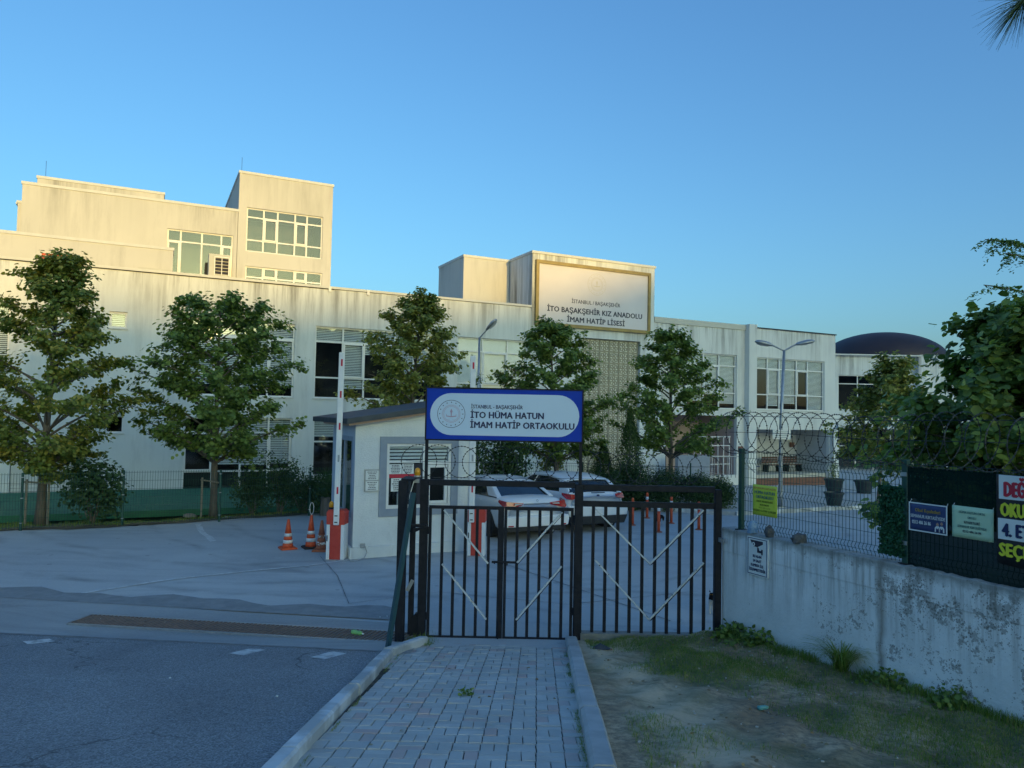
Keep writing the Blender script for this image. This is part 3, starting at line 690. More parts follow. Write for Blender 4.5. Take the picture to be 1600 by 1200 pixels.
def window(parent, u0, u1, z0, z1, v, cols=COLS5, rows=ROWS, sash=(1,3), blinds=None, fr=.06, sill=True, glass=None, slat=.062, gap=.5, room=True):
    w = MB(); W = u1-u0; H = z1-z0
    y0, y1 = v+.10, v+.17
    w.box(u0, u1, y0, y1, z0, z0+fr); w.box(u0, u1, y0, y1, z1-fr, z1)
    w.box(u0, u0+fr, y0, y1, z0+fr, z1-fr); w.box(u1-fr, u1, y0, y1, z0+fr, z1-fr)
    uc = [u0+W*c for c in cols]; zc = [z0+H*r for r in rows]
    for c in uc[1:-1]: w.box(c-fr*.6, c+fr*.6, y0+.002, y1-.002, z0+fr, z1-fr)
    for r in zc[1:-1]: w.box(u0+fr, u1-fr, y0+.004, y1-.004, r-fr*.55, r+fr*.55)
    for i in range(len(cols)-1):
        if i in sash and len(rows) > 2:
            a, b, c, d = uc[i]+fr*.6, uc[i+1]-fr*.6, zc[1]+fr*.5, zc[2]-fr*.5; s = .06
            for q in ((a,b,c,c+s),(a,b,d-s,d),(a,a+s,c+s,d-s),(b-s,b,c+s,d-s)): w.box(q[0],q[1],y0-.03,y1-.02,q[2],q[3])
    wo_ = w.build('window', M_FRAME, parent)
    if sill: MB().box(u0-.04, u1+.04, v-.05, v+.11, z0-.05, z0-.002).build('sill', M_COPE, wo_)
    for i in range(len(uc)-1):
        for j in range(len(zc)-1):
            MB().box(uc[i]+.02, uc[i+1]-.02, y0+.028, y0+.036, zc[j]+.02, zc[j+1]-.02).build('pane', glass or M_GLASS, wo_)
    for i in range(len(uc)-1):
        drop = 0 if blinds is None else blinds[i % len(blinds)]*(brng.uniform(.86, 1.0) if blinds[i % len(blinds)] > .4 else 1)
        if drop > 0:
            b = MB(); z = z1-.05; zb = z1 - H*drop; a, e = uc[i]+.03, uc[i+1]-.03
            while z > zb:
                b.box(a, e, y1+.05, y1+.056, z-slat*(1-gap*.45), z); z -= slat*(1+gap*.35)
            b.box(a, e, y1+.045, y1+.065, zb-.03, zb)
            b.build('blind', M_BLIND, wo_)
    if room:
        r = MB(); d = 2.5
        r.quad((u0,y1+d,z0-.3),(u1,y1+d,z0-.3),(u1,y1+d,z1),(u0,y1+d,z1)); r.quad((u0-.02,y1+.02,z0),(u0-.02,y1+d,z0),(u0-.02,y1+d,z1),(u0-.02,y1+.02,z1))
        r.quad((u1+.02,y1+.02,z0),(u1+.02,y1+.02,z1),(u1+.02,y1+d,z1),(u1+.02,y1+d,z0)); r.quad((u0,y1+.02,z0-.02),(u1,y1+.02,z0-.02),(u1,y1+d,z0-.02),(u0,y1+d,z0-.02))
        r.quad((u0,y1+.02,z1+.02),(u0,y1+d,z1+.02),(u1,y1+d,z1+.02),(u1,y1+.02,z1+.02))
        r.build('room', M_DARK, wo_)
    return wo_
h2 = [(-14.55,-10.35,2.14,5.26),(-9.49,-3.60,2.14,5.26),(-2.90,.80,2.14,5.22),(-17.32,-16.70,4.64,5.28),
      (-14.55,-10.35,-1.75,1.25),(-9.46,-3.60,-1.2,1.25),(-17.30,-16.70,.60,1.26),(1.95,2.85,-1.02,.0),
      (-25.5,-20.5,2.14,5.26),(-20.3,-18.3,-1.75,.10)]
m = MB(); wall_holes(m, -30, .98, -3, 6.90, 0, h2)
m.quad((-30,0,-3),(-30,0,6.9),(-30,16,6.9),(-30,16,-3)); m.quad((-30,0,6.6),(8.5,0,6.6),(8.5,16,6.6),(-30,16,6.6)); m.quad((-30,16,-3),(22.4,16,-3),(22.4,16,6.9),(-30,16,6.9))
m.quad((-30,.28,6.6),(.98,.28,6.6),(.98,.28,6.9),(-30,.28,6.9))
# name-panel block: front proud by 4 cm, sides, back, roof
wall_holes(m, .98, 8.44, -3, 9.62, -.04, [(1.95,2.85,-1.02,.0),(3.90,7.56,-1.75,5.60)], .30)
m.quad((.98,-.04,-3),(.98,-.04,9.62),(.98,6,9.62),(.98,6,-3)); m.quad((8.44,-.04,-3),(8.44,6,-3),(8.44,6,9.62),(8.44,-.04,9.62))
m.quad((.98,6,6),(.98,6,9.62),(8.44,6,9.62),(8.44,6,6)); m.quad((.98,-.04,9.4),(8.44,-.04,9.4),(8.44,6,9.4),(.98,6,9.4))
# right wing
hR = [(9.0,14.37,2.14,5.24),(9.35,14.4,-1.6,1.75)]
wall_holes(m, 8.44, 14.98, -3, 6.75, .03, hR)
hR2 = [(15.62,21.46,2.16,5.22),(15.66,21.86,-3,1.0)]
wall_holes(m, 15.57, 22.40, -3, 6.90, .03, hR2)
m.quad((22.4,.03,-3),(22.4,16,-3),(22.4,16,6.9),(22.4,.03,6.9)); m.quad((8.44,.03,6.6),(22.4,.03,6.6),(22.4,16,6.6),(8.44,16,6.6))
m.build('wall', M_WALL, B)
MB().box(14.98, 15.57, -.32, .4, -3, 7.05).build('pilaster', M_WALL, B)
MB().box(21.90, 22.36, -.30, .02, -3, 1.0).build('pilaster', M_WALL, B)
c = MB(); c.box(-30, .98, -.05, .33, 6.92, 7.02); c.build('coping', M_COPE, B)
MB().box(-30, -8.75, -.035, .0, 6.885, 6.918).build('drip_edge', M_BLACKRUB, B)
c = MB(); c.box(.93, 8.49, -.10, .28, 9.62, 9.74); c.box(.93, 1.3, .28, 6, 9.62, 9.74); c.build('coping', M_COPE, B)
c = MB(); c.box(8.49, 14.975, -.04, .40, 6.72, 7.02); c.build('coping', M_COPE_B, B)
c = MB(); c.box(15.575, 22.44, -.04, .36, 6.90, 6.96); c.build('coping', M_BLACKRUB, B)
# windows
window(B, -14.55,-10.35,2.14,5.26,0, cols=[0,.25,.5,.75,1], sash=(1,3), blinds=[.95,.95,.95,.9])
window(B, -9.49,-3.60,2.14,5.26,0, blinds=[.19,.95,.35,.95,.5])
window(B, -2.90,.80,2.14,5.22,0, cols=[0,.36,.72,1], sash=(1,), blinds=[.98,.98,.98], gap=0)
window(B, -17.32,-16.70,4.64,5.28,0, cols=[0,1], rows=[0,1], sash=(), fr=.08, blinds=[.9])
window(B, -17.30,-16.70,.60,1.26,0, cols=[0,1], rows=[0,1], sash=(), fr=.05)
window(B, -25.5,-20.5,2.14,5.26,0, blinds=[.95,.4,.95,.95])
window(B, -14.55,-10.35,-1.75,1.25,0, cols=[0,.26,.515,.775,1], rows=[0,.27,.80,1], sash=(0,3), blinds=[0,.70,.72,.72])
window(B, -9.46,-3.60,-1.2,1.25,0, cols=[0,.25,.5,.75,1], rows=[0,.6,1], sash=(), blinds=[.3,.3,.5,.2])
window(B, 1.95,2.85,-1.02,.0,-.04, cols=[0,1], rows=[0,1], sash=(), fr=.05)
window(B, 9.0,14.37,2.14,5.24,.03, cols=[0,.17,.34,.56,.77,1], blinds=[.95,.95,.9,.85,.98], gap=.4)
window(B, 15.62,21.46,2.16,5.22,.03, blinds=[.19,.98,.98,.19,.98])
sh_ = MB()
for k in range(14): sh_.box(-20.28, -18.32, .06+.0, .075+.01*(k % 2), -1.70+k*.128, -1.70+k*.128+.118)
sh_.build('roller_shutter', M_COPE, B)
# lattice screen: each pierced tile its own piece
ls = MB(); ls.box(3.92, 7.54, .20, .24, -1.74, 5.59); ls = ls.build('lattice_screen', M_LATB, B)
tile = MB(); T = .595; h_ = T/2
for a, b, c_, d in ((-h_,h_,-h_,-h_+.035),(-h_,h_,h_-.035,h_),(-h_,-h_+.035,-h_+.035,h_-.035),(h_-.035,h_,-h_+.035,h_-.035)): tile.box(a,b,-.03,.03,c_,d)
for k in range(8):
    q = PI/4*k + PI/8; q2 = q+PI/8; q0 = q-PI/8
    tile.bar((.07*math.cos(q),0,.07*math.sin(q)),(.21*math.cos(q),0,.21*math.sin(q)), .045, .04)
    tile.bar((.21*math.cos(q),0,.21*math.sin(q)),(.275*math.cos(q2),0,.275*math.sin(q2)), .030, .04)
    tile.bar((.21*math.cos(q),0,.21*math.sin(q)),(.275*math.cos(q0),0,.275*math.sin(q0)), .030, .04)
    tile.bar((.07*math.cos(q),0,.07*math.sin(q)),(.07*math.cos(q+PI/4),0,.07*math.sin(q+PI/4)), .030, .04)
tme = tile.mesh('lattice_tile'); tme.materials.append(M_LAT)
for i in range(6):
    for j in range(12):
        o = bpy.data.objects.new('lattice_tile', tme); COL.objects.link(o); o.parent = ls; o.location = (4.23+i*.600, .165, 5.28-j*.603)
# name panel
sb = MB(); sb.box(1.30, 7.94, -.12, -.06, 6.20, 9.14); sb = sb.build('name_panel', M_PANEL, B)
f = MB()
for q in ((1.14,8.09,9.14,9.30),(1.14,8.09,6.04,6.20),(1.14,1.30,6.20,9.14),(7.94,8.09,6.20,9.14)): f.box(q[0],q[1],-.20,-.04,q[2],q[3])
f.build('panel_frame', M_GOLD, sb)
text('İSTANBUL / BAŞAKŞEHİR', sb, 4.70, -.123, 7.31, 2.95, .19, M_CHAR, align='CENTER', bold=.010)
text('İTO BAŞAKŞEHİR KIZ ANADOLU', sb, 4.70, -.123, 6.80, 5.75, .26, M_CHAR, align='CENTER', bold=.022)
text('İMAM HATİP LİSESİ', sb, 4.72, -.123, 6.34, 3.5, .26, M_CHAR, align='CENTER', bold=.022)
M_FAINT = pmat('emblem_faded', (.60,.54,.46), rough=.4)
emblem(sb, 4.72, 8.38, .56, -.121, M_FAINT, M_FAINT)
# lobby and colonnade recesses
lb = MB(); lb.box(9.0,14.9,.26,.27,1.76,2.1)
lb.quad((9.35,3.2,-1.62),(14.4,3.2,-1.62),(14.4,3.2,1.8),(9.35,3.2,1.8)); lb.quad((9.33,.2,-1.62),(9.33,3.2,-1.62),(9.33,3.2,1.8),(9.33,.2,1.8)); lb.quad((14.42,.2,-1.62),(14.42,.2,1.8),(14.42,3.2,1.8),(14.42,3.2,-1.62))
lb.quad((9.3,.03,-1.61),(14.4,.03,-1.61),(14.4,3.2,-1.61),(9.3,3.2,-1.61)); lb.quad((9.3,.2,1.78),(9.3,3.2,1.78),(14.4,3.2,1.78),(14.4,.2,1.78))
lb.build('entrance_lobby', M_PINK, B)
d = MB(); d.box(10.4, 11.8, 3.1, 3.18, -1.6, .9); d.build('lobby_door', M_DARK, B)
d = MB(); d.box(10.12, 10.34, 3.08, 3.17, -1.0, 1.2); d.build('lobby_board', pmat('lobby_orange', (.60,.22,.04), (.7,.35,.08), 12, .6), B)
rl = MB()
for k in range(8):
    u = 11.2+k*.42; rl.bar((u,.35,-1.6),(u,.35,.6),.035)
for z in (-1.0,-.55,.05,.55): rl.bar((11.2,.35,z),(14.2,.35,z),.04)
rl.build('entrance_grille', M_WHITEP, B)
lw = MB(); lw.box(8.9, 11.0, -1.6, -1.35, -2.6, -.35); lw.build('ramp_wall', M_BOOTHG, B)
hr = MB()
for k in range(7): hr.bar((11.1+k*.3,-1.5,-1.6),(11.1+k*.3,-1.5,-.45),.03)
hr.bar((11.05,-1.5,-.45),(13.1,-1.5,-.45),.05); hr.bar((13.1,-1.5,-.45),(14.3,-1.5,-1.35),.05); hr.build('handrail', M_GALV, B)
cl = MB()
cl.quad((15.6,2.6,-1.65),(21.9,2.6,-1.65),(21.9,2.6,1.4),(15.6,2.6,1.4)); cl.quad((15.6,.03,1.02),(15.6,2.6,1.02),(21.9,2.6,1.02),(21.9,.03,1.02)); cl.quad((21.88,.2,-2.4),(21.88,2.6,-2.4),(21.88,2.6,1.4),(21.88,.2,1.4))
cl.quad((15.64,.2,-2.4),(15.64,.2,1.4),(15.64,2.6,1.4),(15.64,2.6,-2.4))
cl.build('colonnade', M_GREYW, B)
fl = MB(); fl.box(15.66, 21.86, .25, 2.6, -1.95, -1.65); fl.build('colonnade_floor', M_COPE_B, B)
st = MB(); st.box(15.66, 21.30, -.25, .25, -2.4, -1.86); st.box(15.66, 21.30, -.55, -.25, -2.4, -2.13); st.build('steps', M_STEP, B)
d = MB(); d.box(17.35, 18.15, 2.5, 2.58, -1.65, .85); d.build('colonnade_door', M_DARK, B)
MB().box(17.4,18.1,2.46,2.5,.3,.75).build('door_glass', M_GREYW, B)
MB().box(21.2,21.55,2.45,2.52,-.15,.15).build('notice', M_STEP, B)
MB().box(14.5,14.85,-.01,.02,-.3,.02).build('notice', M_STEP, B)
# upper volumes (set back on the roof)
def volume(name, u0, u1, v0, v1, z0, z1, mat, holes=(), cope=M_COPE, ch=.12):
    m = MB(); wall_holes(m, u0, u1, z0, z1-ch, v0, list(holes))
    m.quad((u0,v0,z0),(u0,v0,z1-ch),(u0,v1,z1-ch),(u0,v1,z0)); m.quad((u1,v0,z0),(u1,v1,z0),(u1,v1,z1-ch),(u1,v0,z1-ch))
    m.quad((u0,v1,z0),(u0,v1,z1-ch),(u1,v1,z1-ch),(u1,v1,z0)); m.quad((u0,v0,z1-ch-.15),(u1,v0,z1-ch-.15),(u1,v1,z1-ch-.15),(u0,v1,z1-ch-.15))
    o = m.build(name, mat, B)
    c = MB(); e = .04
    c.box(u0-e, u1+e, v0-e, v0+.28, z1-ch, z1); c.box(u0-e, u0+.28, v0+.28, v1, z1-ch, z1); c.box(u1-.28, u1+e, v0+.28, v1, z1-ch, z1)
    c.build('coping', cope, o); return o
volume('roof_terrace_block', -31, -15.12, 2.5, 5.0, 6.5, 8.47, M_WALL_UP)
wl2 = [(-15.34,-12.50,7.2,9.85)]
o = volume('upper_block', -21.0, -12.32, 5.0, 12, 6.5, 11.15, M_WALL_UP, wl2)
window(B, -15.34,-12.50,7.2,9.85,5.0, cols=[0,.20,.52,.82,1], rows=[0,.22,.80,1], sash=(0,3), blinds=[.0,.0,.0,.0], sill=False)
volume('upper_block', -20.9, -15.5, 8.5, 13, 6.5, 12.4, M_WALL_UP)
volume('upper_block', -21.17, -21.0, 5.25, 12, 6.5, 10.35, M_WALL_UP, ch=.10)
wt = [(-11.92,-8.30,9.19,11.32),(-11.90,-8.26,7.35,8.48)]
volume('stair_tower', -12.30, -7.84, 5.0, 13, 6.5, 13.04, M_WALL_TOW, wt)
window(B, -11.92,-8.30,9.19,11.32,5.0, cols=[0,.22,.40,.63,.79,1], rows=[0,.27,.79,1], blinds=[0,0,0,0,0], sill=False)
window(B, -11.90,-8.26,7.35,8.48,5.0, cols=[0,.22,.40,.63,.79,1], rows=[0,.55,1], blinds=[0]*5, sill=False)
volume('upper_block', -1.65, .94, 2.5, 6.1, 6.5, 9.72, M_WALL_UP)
ac = MB(); ac.box(-13.62, -12.72, 3.6, 4.3, 6.6, 8.62); ac = ac.build('air_unit', M_COPE_B, B)
lv = MB()
for k in range(5): lv.box(-13.35, -12.80, 3.56, 3.60, 7.72+k*.15, 7.72+k*.15+.11)
lv.build('louvre', M_DARK, ac)
lv = MB(); lv.box(-13.40,-13.36,3.54,3.60,7.66,8.48); lv.box(-13.09,-13.06,3.54,3.60,7.66,8.48); lv.box(-12.79,-12.75,3.54,3.60,7.66,8.48); lv.box(-13.40,-12.75,3.54,3.6,8.46,8.50); lv.build('louvre_frame', M_FRAME, ac)
MB().bar((-16.45, 2.3, 7.42),(-15.15, 2.3, 7.42), .10, .10).build('roof_pipe', M_COPE_B, B)
for u, v, z0, z1 in ((-12.2,5.2,13.04,13.75),(-20.6,8.7,12.4,13.2)):
    MB().tube([(u,v,z0),(u,v,z1)], .009, 6).build('lightning_rod', M_WIRE, B)
orr = MB(); orr.box(-19.62,-18.80,.02,.12,7.02,7.08); orr.box(-19.62,-18.80,.02,.12,7.22,7.28); orr.box(-19.62,-19.52,.02,.12,7.08,7.22); orr.box(-18.92,-18.80,.02,.12,7.08,7.22)
orr.build('roof_bracket', M_ORANGE, B)
for u in (-9.0, -7.3): MB().box(u, u+.12, -.075, -.05, 6.78, 7.0).build('coping_clip', M_FRAME, B)
wlp = MB(); wlp.lathe([(.05,0),(.10,.05),(.10,.22),(.13,.26),(.02,.34)], 8, (-17.75,-.14,.95)); wlp.box(-17.78,-17.72,-.14,0,1.05,1.10); wlp.build('wall_lantern', M_BLACKRUB, B)

# far wing and hall dome beyond
RW = thing('rear_wing', 'lower white wing with a window band beyond the main school block', 'building', (25.6,60,0))
m = MB(); holes = [(.9,7.1,1.0,5.3),(8.6,12.5,-1.5,4.4)]
wall_holes(m, 0, 7.2, -4, 6.9, 0, [(.9,6.6,2.5,5.3),(.9,6.6,-2.6,1.0)]); m.quad((0,0,-4),(0,0,6.9),(0,9,6.9),(0,9,-4)); m.quad((0,0,6.9),(7.2,0,6.9),(7.2,9,6.9),(0,9,6.9))
m.box(7.2, 7.75, -.4, .4, -4, 6.9); m.box(7.75, 24, .3, 9, -4, 7.1)
m.build('wall', M_WALL, RW)
MB().box(-.05, 7.8, -.45, .1, 6.9, 7.0).build('coping', M_COPE, RW)
window(RW, .9,6.6,2.5,5.3,0, cols=[0,.28,.62,1], rows=[0,.75,1], sash=())
window(RW, .9,6.6,-2.6,1.0,0, cols=[0,.25,.5,.75,1], rows=[0,.6,1], sash=())
MB().box(0, 7.2, -2.0, -.02, 1.02, 1.5).build('canopy', M_WALL, RW)
DM = thing('dome', 'dark brown domed roof rising behind the rear wing', 'dome', (37.6,75,0))
pr = [(6.0*math.cos(a), 7.6+3.0*math.sin(a)) for a in [PI/2*k/12 for k in range(12)]] + [(.02,10.6)]
MB().lathe([(5.9,-2.9)]+[(5.9,7.6)]+pr, 40).build('dome_shell', M_DOME, DM, smooth=True)

# ================================================================== guard booth
BT = thing('guard_booth', 'small white guard booth with grey trimmed window behind the gate', 'booth', (-3.24,15.45,0), TH)
LB, DB = 2.74, 2.05
def ztop(u): return 1.36+.155*u
m = MB()
hol = (.68,2.15,-.44,.94)
us = [0,.68,1.5,2.15,LB]
for a, b in zip(us, us[1:]):
    z0 = -1.44
    if a >= .68 and b <= 2.15:
        m.quad((a,0,z0),(b,0,z0),(b,0,hol[2]),(a,0,hol[2])); m.quad((a,0,hol[3]),(b,0,hol[3]),(b,0,ztop(b)),(a,0,ztop(a)))
    else: m.quad((a,0,z0),(b,0,z0),(b,0,ztop(b)),(a,0,ztop(a)))
a,b,c_,d = hol
m.quad((a,0,c_),(a,.15,c_),(b,.15,c_),(b,0,c_)); m.quad((a,0,d),(b,0,d),(b,.15,d),(a,.15,d)); m.quad((a,0,c_),(a,0,d),(a,.15,d),(a,.15,c_)); m.quad((b,0,c_),(b,.15,c_),(b,.15,d),(b,0,d))
m.quad((LB,0,-1.44),(LB,DB,-1.44),(LB,DB,ztop(LB)),(LB,0,ztop(LB))); m.quad((0,DB,-1.44),(0,DB,ztop(0)),(LB,DB,ztop(LB)),(LB,DB,-1.44))
m.quad((.0,0.25,-1.44),(0,.25,-1.3),(LB,.25,-1.3),(LB,.25,-1.44))
m.build('wall', M_STUC, BT)
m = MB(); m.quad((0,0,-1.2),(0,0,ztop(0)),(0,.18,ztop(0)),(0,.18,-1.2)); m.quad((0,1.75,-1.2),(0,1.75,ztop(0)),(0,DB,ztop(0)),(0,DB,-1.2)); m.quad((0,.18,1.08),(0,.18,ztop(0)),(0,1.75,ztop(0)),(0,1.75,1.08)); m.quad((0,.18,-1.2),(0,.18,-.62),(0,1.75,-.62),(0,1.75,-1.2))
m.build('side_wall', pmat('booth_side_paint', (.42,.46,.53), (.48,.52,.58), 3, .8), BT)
sw = MB(); 
for q in ((.18,.30,-.62,1.08),(1.63,1.75,-.62,1.08),(.90,.98,-.62,1.08)): sw.box(.0,.06,q[0],q[1],q[2],q[3])
sw.box(0,.06,.30,.90,.98,1.08); sw.box(0,.06,.98,1.63,.98,1.08); sw.box(0,.06,.30,.90,-.62,-.52); sw.box(0,.06,.98,1.63,-.62,-.52)
sw = sw.build('side_window', M_BOOTHG, BT); MB().box(.025,.033,.28,1.65,-.55,1.0).build('pane', M_GLASS, sw)
pl = MB(); pl.box(-.03, LB+.03, -.07, .0, -1.50, -1.20); pl.box(-.07, -.0, -.07, DB, -1.50, -1.20); pl.build('plinth', M_STUC, BT)
tr = MB()
for q in ((.53,2.31,.94,1.09),(.53,2.31,-.60,-.44),(.53,.68,-.44,.94),(2.15,2.31,-.44,.94)): tr.box(q[0],q[1],-.035,-.002,q[2],q[3])
tr.build('window_surround', M_BOOTHG, BT)
wf = MB(); fr_ = .06
for q in ((.68,2.15,.88,.94),(.68,2.15,-.44,-.37),(.68,.745,-.37,.88),(2.085,2.15,-.37,.88),(1.50,1.57,-.37,.88),(1.57,2.085,.49,.55),(.745,1.50,.53,.58)): wf.box(q[0],q[1],.0,.06,q[2],q[3])
for q in ((1.60,2.06,.42,.48),(1.60,2.06,-.36,-.30),(1.60,1.66,-.30,.42),(2.0,2.06,-.30,.42)): wf.box(q[0],q[1],-.015,.03,q[2],q[3])
wf = wf.build('window', M_FRAME, BT)
for q in ((.745,1.5,-.37,.53),(.745,1.5,.58,.88),(1.66,2.0,-.30,.42),(1.57,2.085,.55,.88)): MB().box(q[0],q[1],.035,.042,q[2],q[3]).build('pane', M_GLASS, wf)
bl = MB(); z = .88
while z > .52: bl.box(.75,2.08,.07,.075,z-.05,z); z -= .075
bl.build('blind', M_BLIND, wf)
def paper(parent, u0, u1, z0, z1, v, lines=5, mat=M_PAPER, name='notice'):
    p = MB().box(u0,u1,v-.004,v,z0,z1).build(name, mat, parent); t = MB(); r = random.Random(int(u0*100)); n = lines
    for k in range(n):
        zz = z1-(z1-z0)*(k+.8)/(n+.6); w_ = (u1-u0)*r.uniform(.45,.8)/2; c0 = (u0+u1)/2; h = (z1-z0)*.035
        x = c0-w_
        while x < c0+w_:
            e = min(c0+w_, x+r.uniform(.015,.05)); t.box(x, e, v-.0065, v-.0045, zz-h, zz+h); x = e+.008
    t.build('printed_lines', M_CHAR, p, kind='stuff'); return p
paper(wf, .755,1.03,.29,.50,.032,6); paper(wf, 1.04,1.30,.29,.51,.032,6); paper(wf, .80,1.03,-.08,.20,.032,6)
rs = MB().box(.75,1.32,.026,.032,.21,.285).build('red_notice', M_REDL, wf)
MB().box(1.33,1.48,.03,.034,-.37,.50).build('dark_film', M_DARK, wf)
tap = MB(); tap.tube([(.98,.1,-.37),(.98,.1,-.15),(.98,.06,-.12)], .03, 8); tap.build('desk_lamp', M_GALV, wf)
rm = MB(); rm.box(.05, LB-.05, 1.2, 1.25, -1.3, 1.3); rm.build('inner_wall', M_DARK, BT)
nb = MB(); nb.box(.21,.53,-.03,-.002,-.06,.40); nb = nb.build('notice_frame', M_GALV, BT)
paper(nb, .235,.505,.18,.375,-.031,5); paper(nb, .235,.505,-.04,.155,-.031,5)
rf_ = MB(); V = []
for (u, v) in ((-.24,-.26),(LB+.30,-.26),(LB+.30,DB+1.2),(-.24,DB+1.2)):
    z = ztop(u)+.03
    V += [(u,v,z),(u,v,z+.11)]
rf_.add(V, [(0,2,4,6)[::-1],(1,3,5,7),(0,1,3,2)[::-1],(2,3,5,4)[::-1],(4,5,7,6)[::-1],(6,7,1,0)[::-1]])
rf_.build('roof', M_ROOFB, BT)
ev = MB(); V = []
for (u, v) in ((-.19,-.20),(LB+.25,-.20),(LB+.25,DB+.2),(-.19,DB+.2)):
    z = ztop(u)-.02; V += [(u,v,z),(u,v,z+.048)]
ev.add(V, [(0,2,4,6)[::-1],(1,3,5,7),(0,1,3,2)[::-1],(2,3,5,4)[::-1],(4,5,7,6)[::-1],(6,7,1,0)[::-1]])
ev.build('eaves', M_WOODE, BT)
MB().tube([(2.62,-.05,-1.2),(2.62,-.05,1.55)], .035, 8).build('downpipe', M_WHITEP, BT)
cd = MB(); cd.tube([(.19,-.09,-1.16),(.24,-.12,-1.18),(.27,-.14,-1.3),(.2,-.2,-1.40),(.02,-.28,-1.425),(-.12,-.30,-1.42)], .012, 6); cd.build('conduit', M_GALV, BT)
MB().box(.14,.24,-.10,-.07,-1.21,-1.12).build('outlet_box', M_GALV, BT)

# ================================================================== barriers
def barrier(label, x, y, ztip, arm_off, side=1):
    z0 = zyard(x, y)
    t = thing('barrier_gate', label, 'barrier', (x, y, z0), math.radians(-4), 'vehicle barriers beside the guard booth')
    m = MB(); m.box(-.115,.115,-.14,.14,0,.90); bevel(m.build('cabinet', M_RED, t), .01)
    m = MB(); m.box(-.185,.185,-.15,.15,.90,1.01) if False else None
    m.prism([(-.19,.72),(.19,.72),(.19,.97),(.15,1.02),(-.15,1.02),(-.19,.97)], -.15, .15); bevel(m.build('hood', M_RED, t), .01)
    for s in (-1, 1):
        m = MB(); m.box(s*.15-.035, s*.15+.035, -.145, .145, .0, .72); bevel(m.build('side_panel', M_WHITEP, t), .006)
    MB().box(-.175,-.155,-.15,-.146,.38,.50).build('key_slot', M_BLACKRUB, t)
    a0 = Vector((arm_off, -.19, .72)); a1 = Vector((arm_off+(ztip[0]-x-arm_off), -.19, ztip[1]-z0))
    am = MB().bar(a0, a1, .055, .115) if False else MB()
    d = (a1-a0); L = d.length; ang = math.atan2(d.x, d.z)
    Mx = Matrix.Translation(a0) @ Matrix.Rotation(ang, 4, 'Y')
    am.mbox(.115, .05, L, Mx @ Matrix.Translation((0,0,L/2))); am = am.build('arm', M_WHITEP, t); bevel(am, .012)
    for f_ in (.04,.96): pass
    for k in range(5):
        f_ = .20+.185*k
        s_ = MB(); s_.mbox(.035,.006,.14, Mx @ Matrix.Translation((.012,-.029,L*f_))); s_.build('reflector', M_REDL if k != 1 else M_GALV, am)
    for k in (-.06,.0): 
        s_ = MB(); s_.mbox(.06,.008,.02, Mx @ Matrix.Translation((0,-.03,.06+(-k)*2.2))); s_.build('arm_bolt', M_BLACKRUB, am)
    b = MB(); b.lathe([(.05,0),(.05,.04)], 12, (-.14,0,1.02)); b.build('beacon_base', M_BLACKRUB, t)
    b = MB(); b.lathe([(.048,0),(.048,.08),(.03,.11),(.005,.12)], 12, (-.14,0,1.06)); b.build('beacon', M_AMBER, t, smooth=True)
    MB().box(-.19,.19,-.16,.16,-.01,.015).build('base_plate', M_GALV, t)
barrier('red and white barrier cabinet with raised arm, left of the booth', -3.55, 15.4, (-3.50, 2.82), .03)
barrier('second barrier cabinet with raised arm, seen through the gate at the right of the booth', -.69, 16.0, (-.83, 2.85), -.10)

# ================================================================== cones
def cone(label, x, y, mat, tall=1.0, ring_=False, worn=False, base=None, group='traffic cones by the barrier'):
    t = thing('traffic_cone', label, 'traffic cone', (x, y, zyard(x, y)+.004), random.Random(int(x*100)).uniform(0, 1), group)
    H = .64*tall
    MB().prism([(-.17,0),(.17,0),(.17,.03),(.12,.045),(-.12,.045),(-.17,.03)], -.165, .165).build('base', base or mat, t)
    R = lambda z: .125-.10*(z/H)
    cuts = [(.04,.20,mat),(.20,.31,M_REFL),(.31,.43,mat),(.43,.53,M_REFL),(.53,1.0,mat)]
    for k, (a, b, mm) in enumerate(cuts):
        z0, z1 = a*H, b*H; e = .002 if mm is M_REFL else 0
        MB().lathe([(R(z0)+e, z0),(R(z1)+e, z1)], 20).build('band' if mm is M_REFL else 'body', M_FLAKE if (worn and mm is M_REFL) else mm, t, smooth=True)
    if ring_:
        m = MB(); pts = [(0,0,H)]+[(.045*math.sin(q), .0, H+.15-.13*math.cos(q)) for q in [2*PI*k/14 for k in range(15)]]
        m.tube(pts, .006, 6); m.build('wire_loop', M_WHITEP, t)
M_FLAKE = pmat('flaking_band', (.72,.72,.70), (.32,.14,.08), 22, .6, stops=(.46,.52))
cone('clean orange cone with two white bands, farthest from the barrier', -4.83, 16.3, M_ORANGE)
cone('orange cone on a black base with a white wire loop on top', -4.37, 16.45, M_ORANGE, 1.12, True, base=M_BLACKRUB)
cone('faded dirty orange cone with flaking bands right beside the barrier', -4.06, 16.15, M_FADED, 1.02, worn=True)
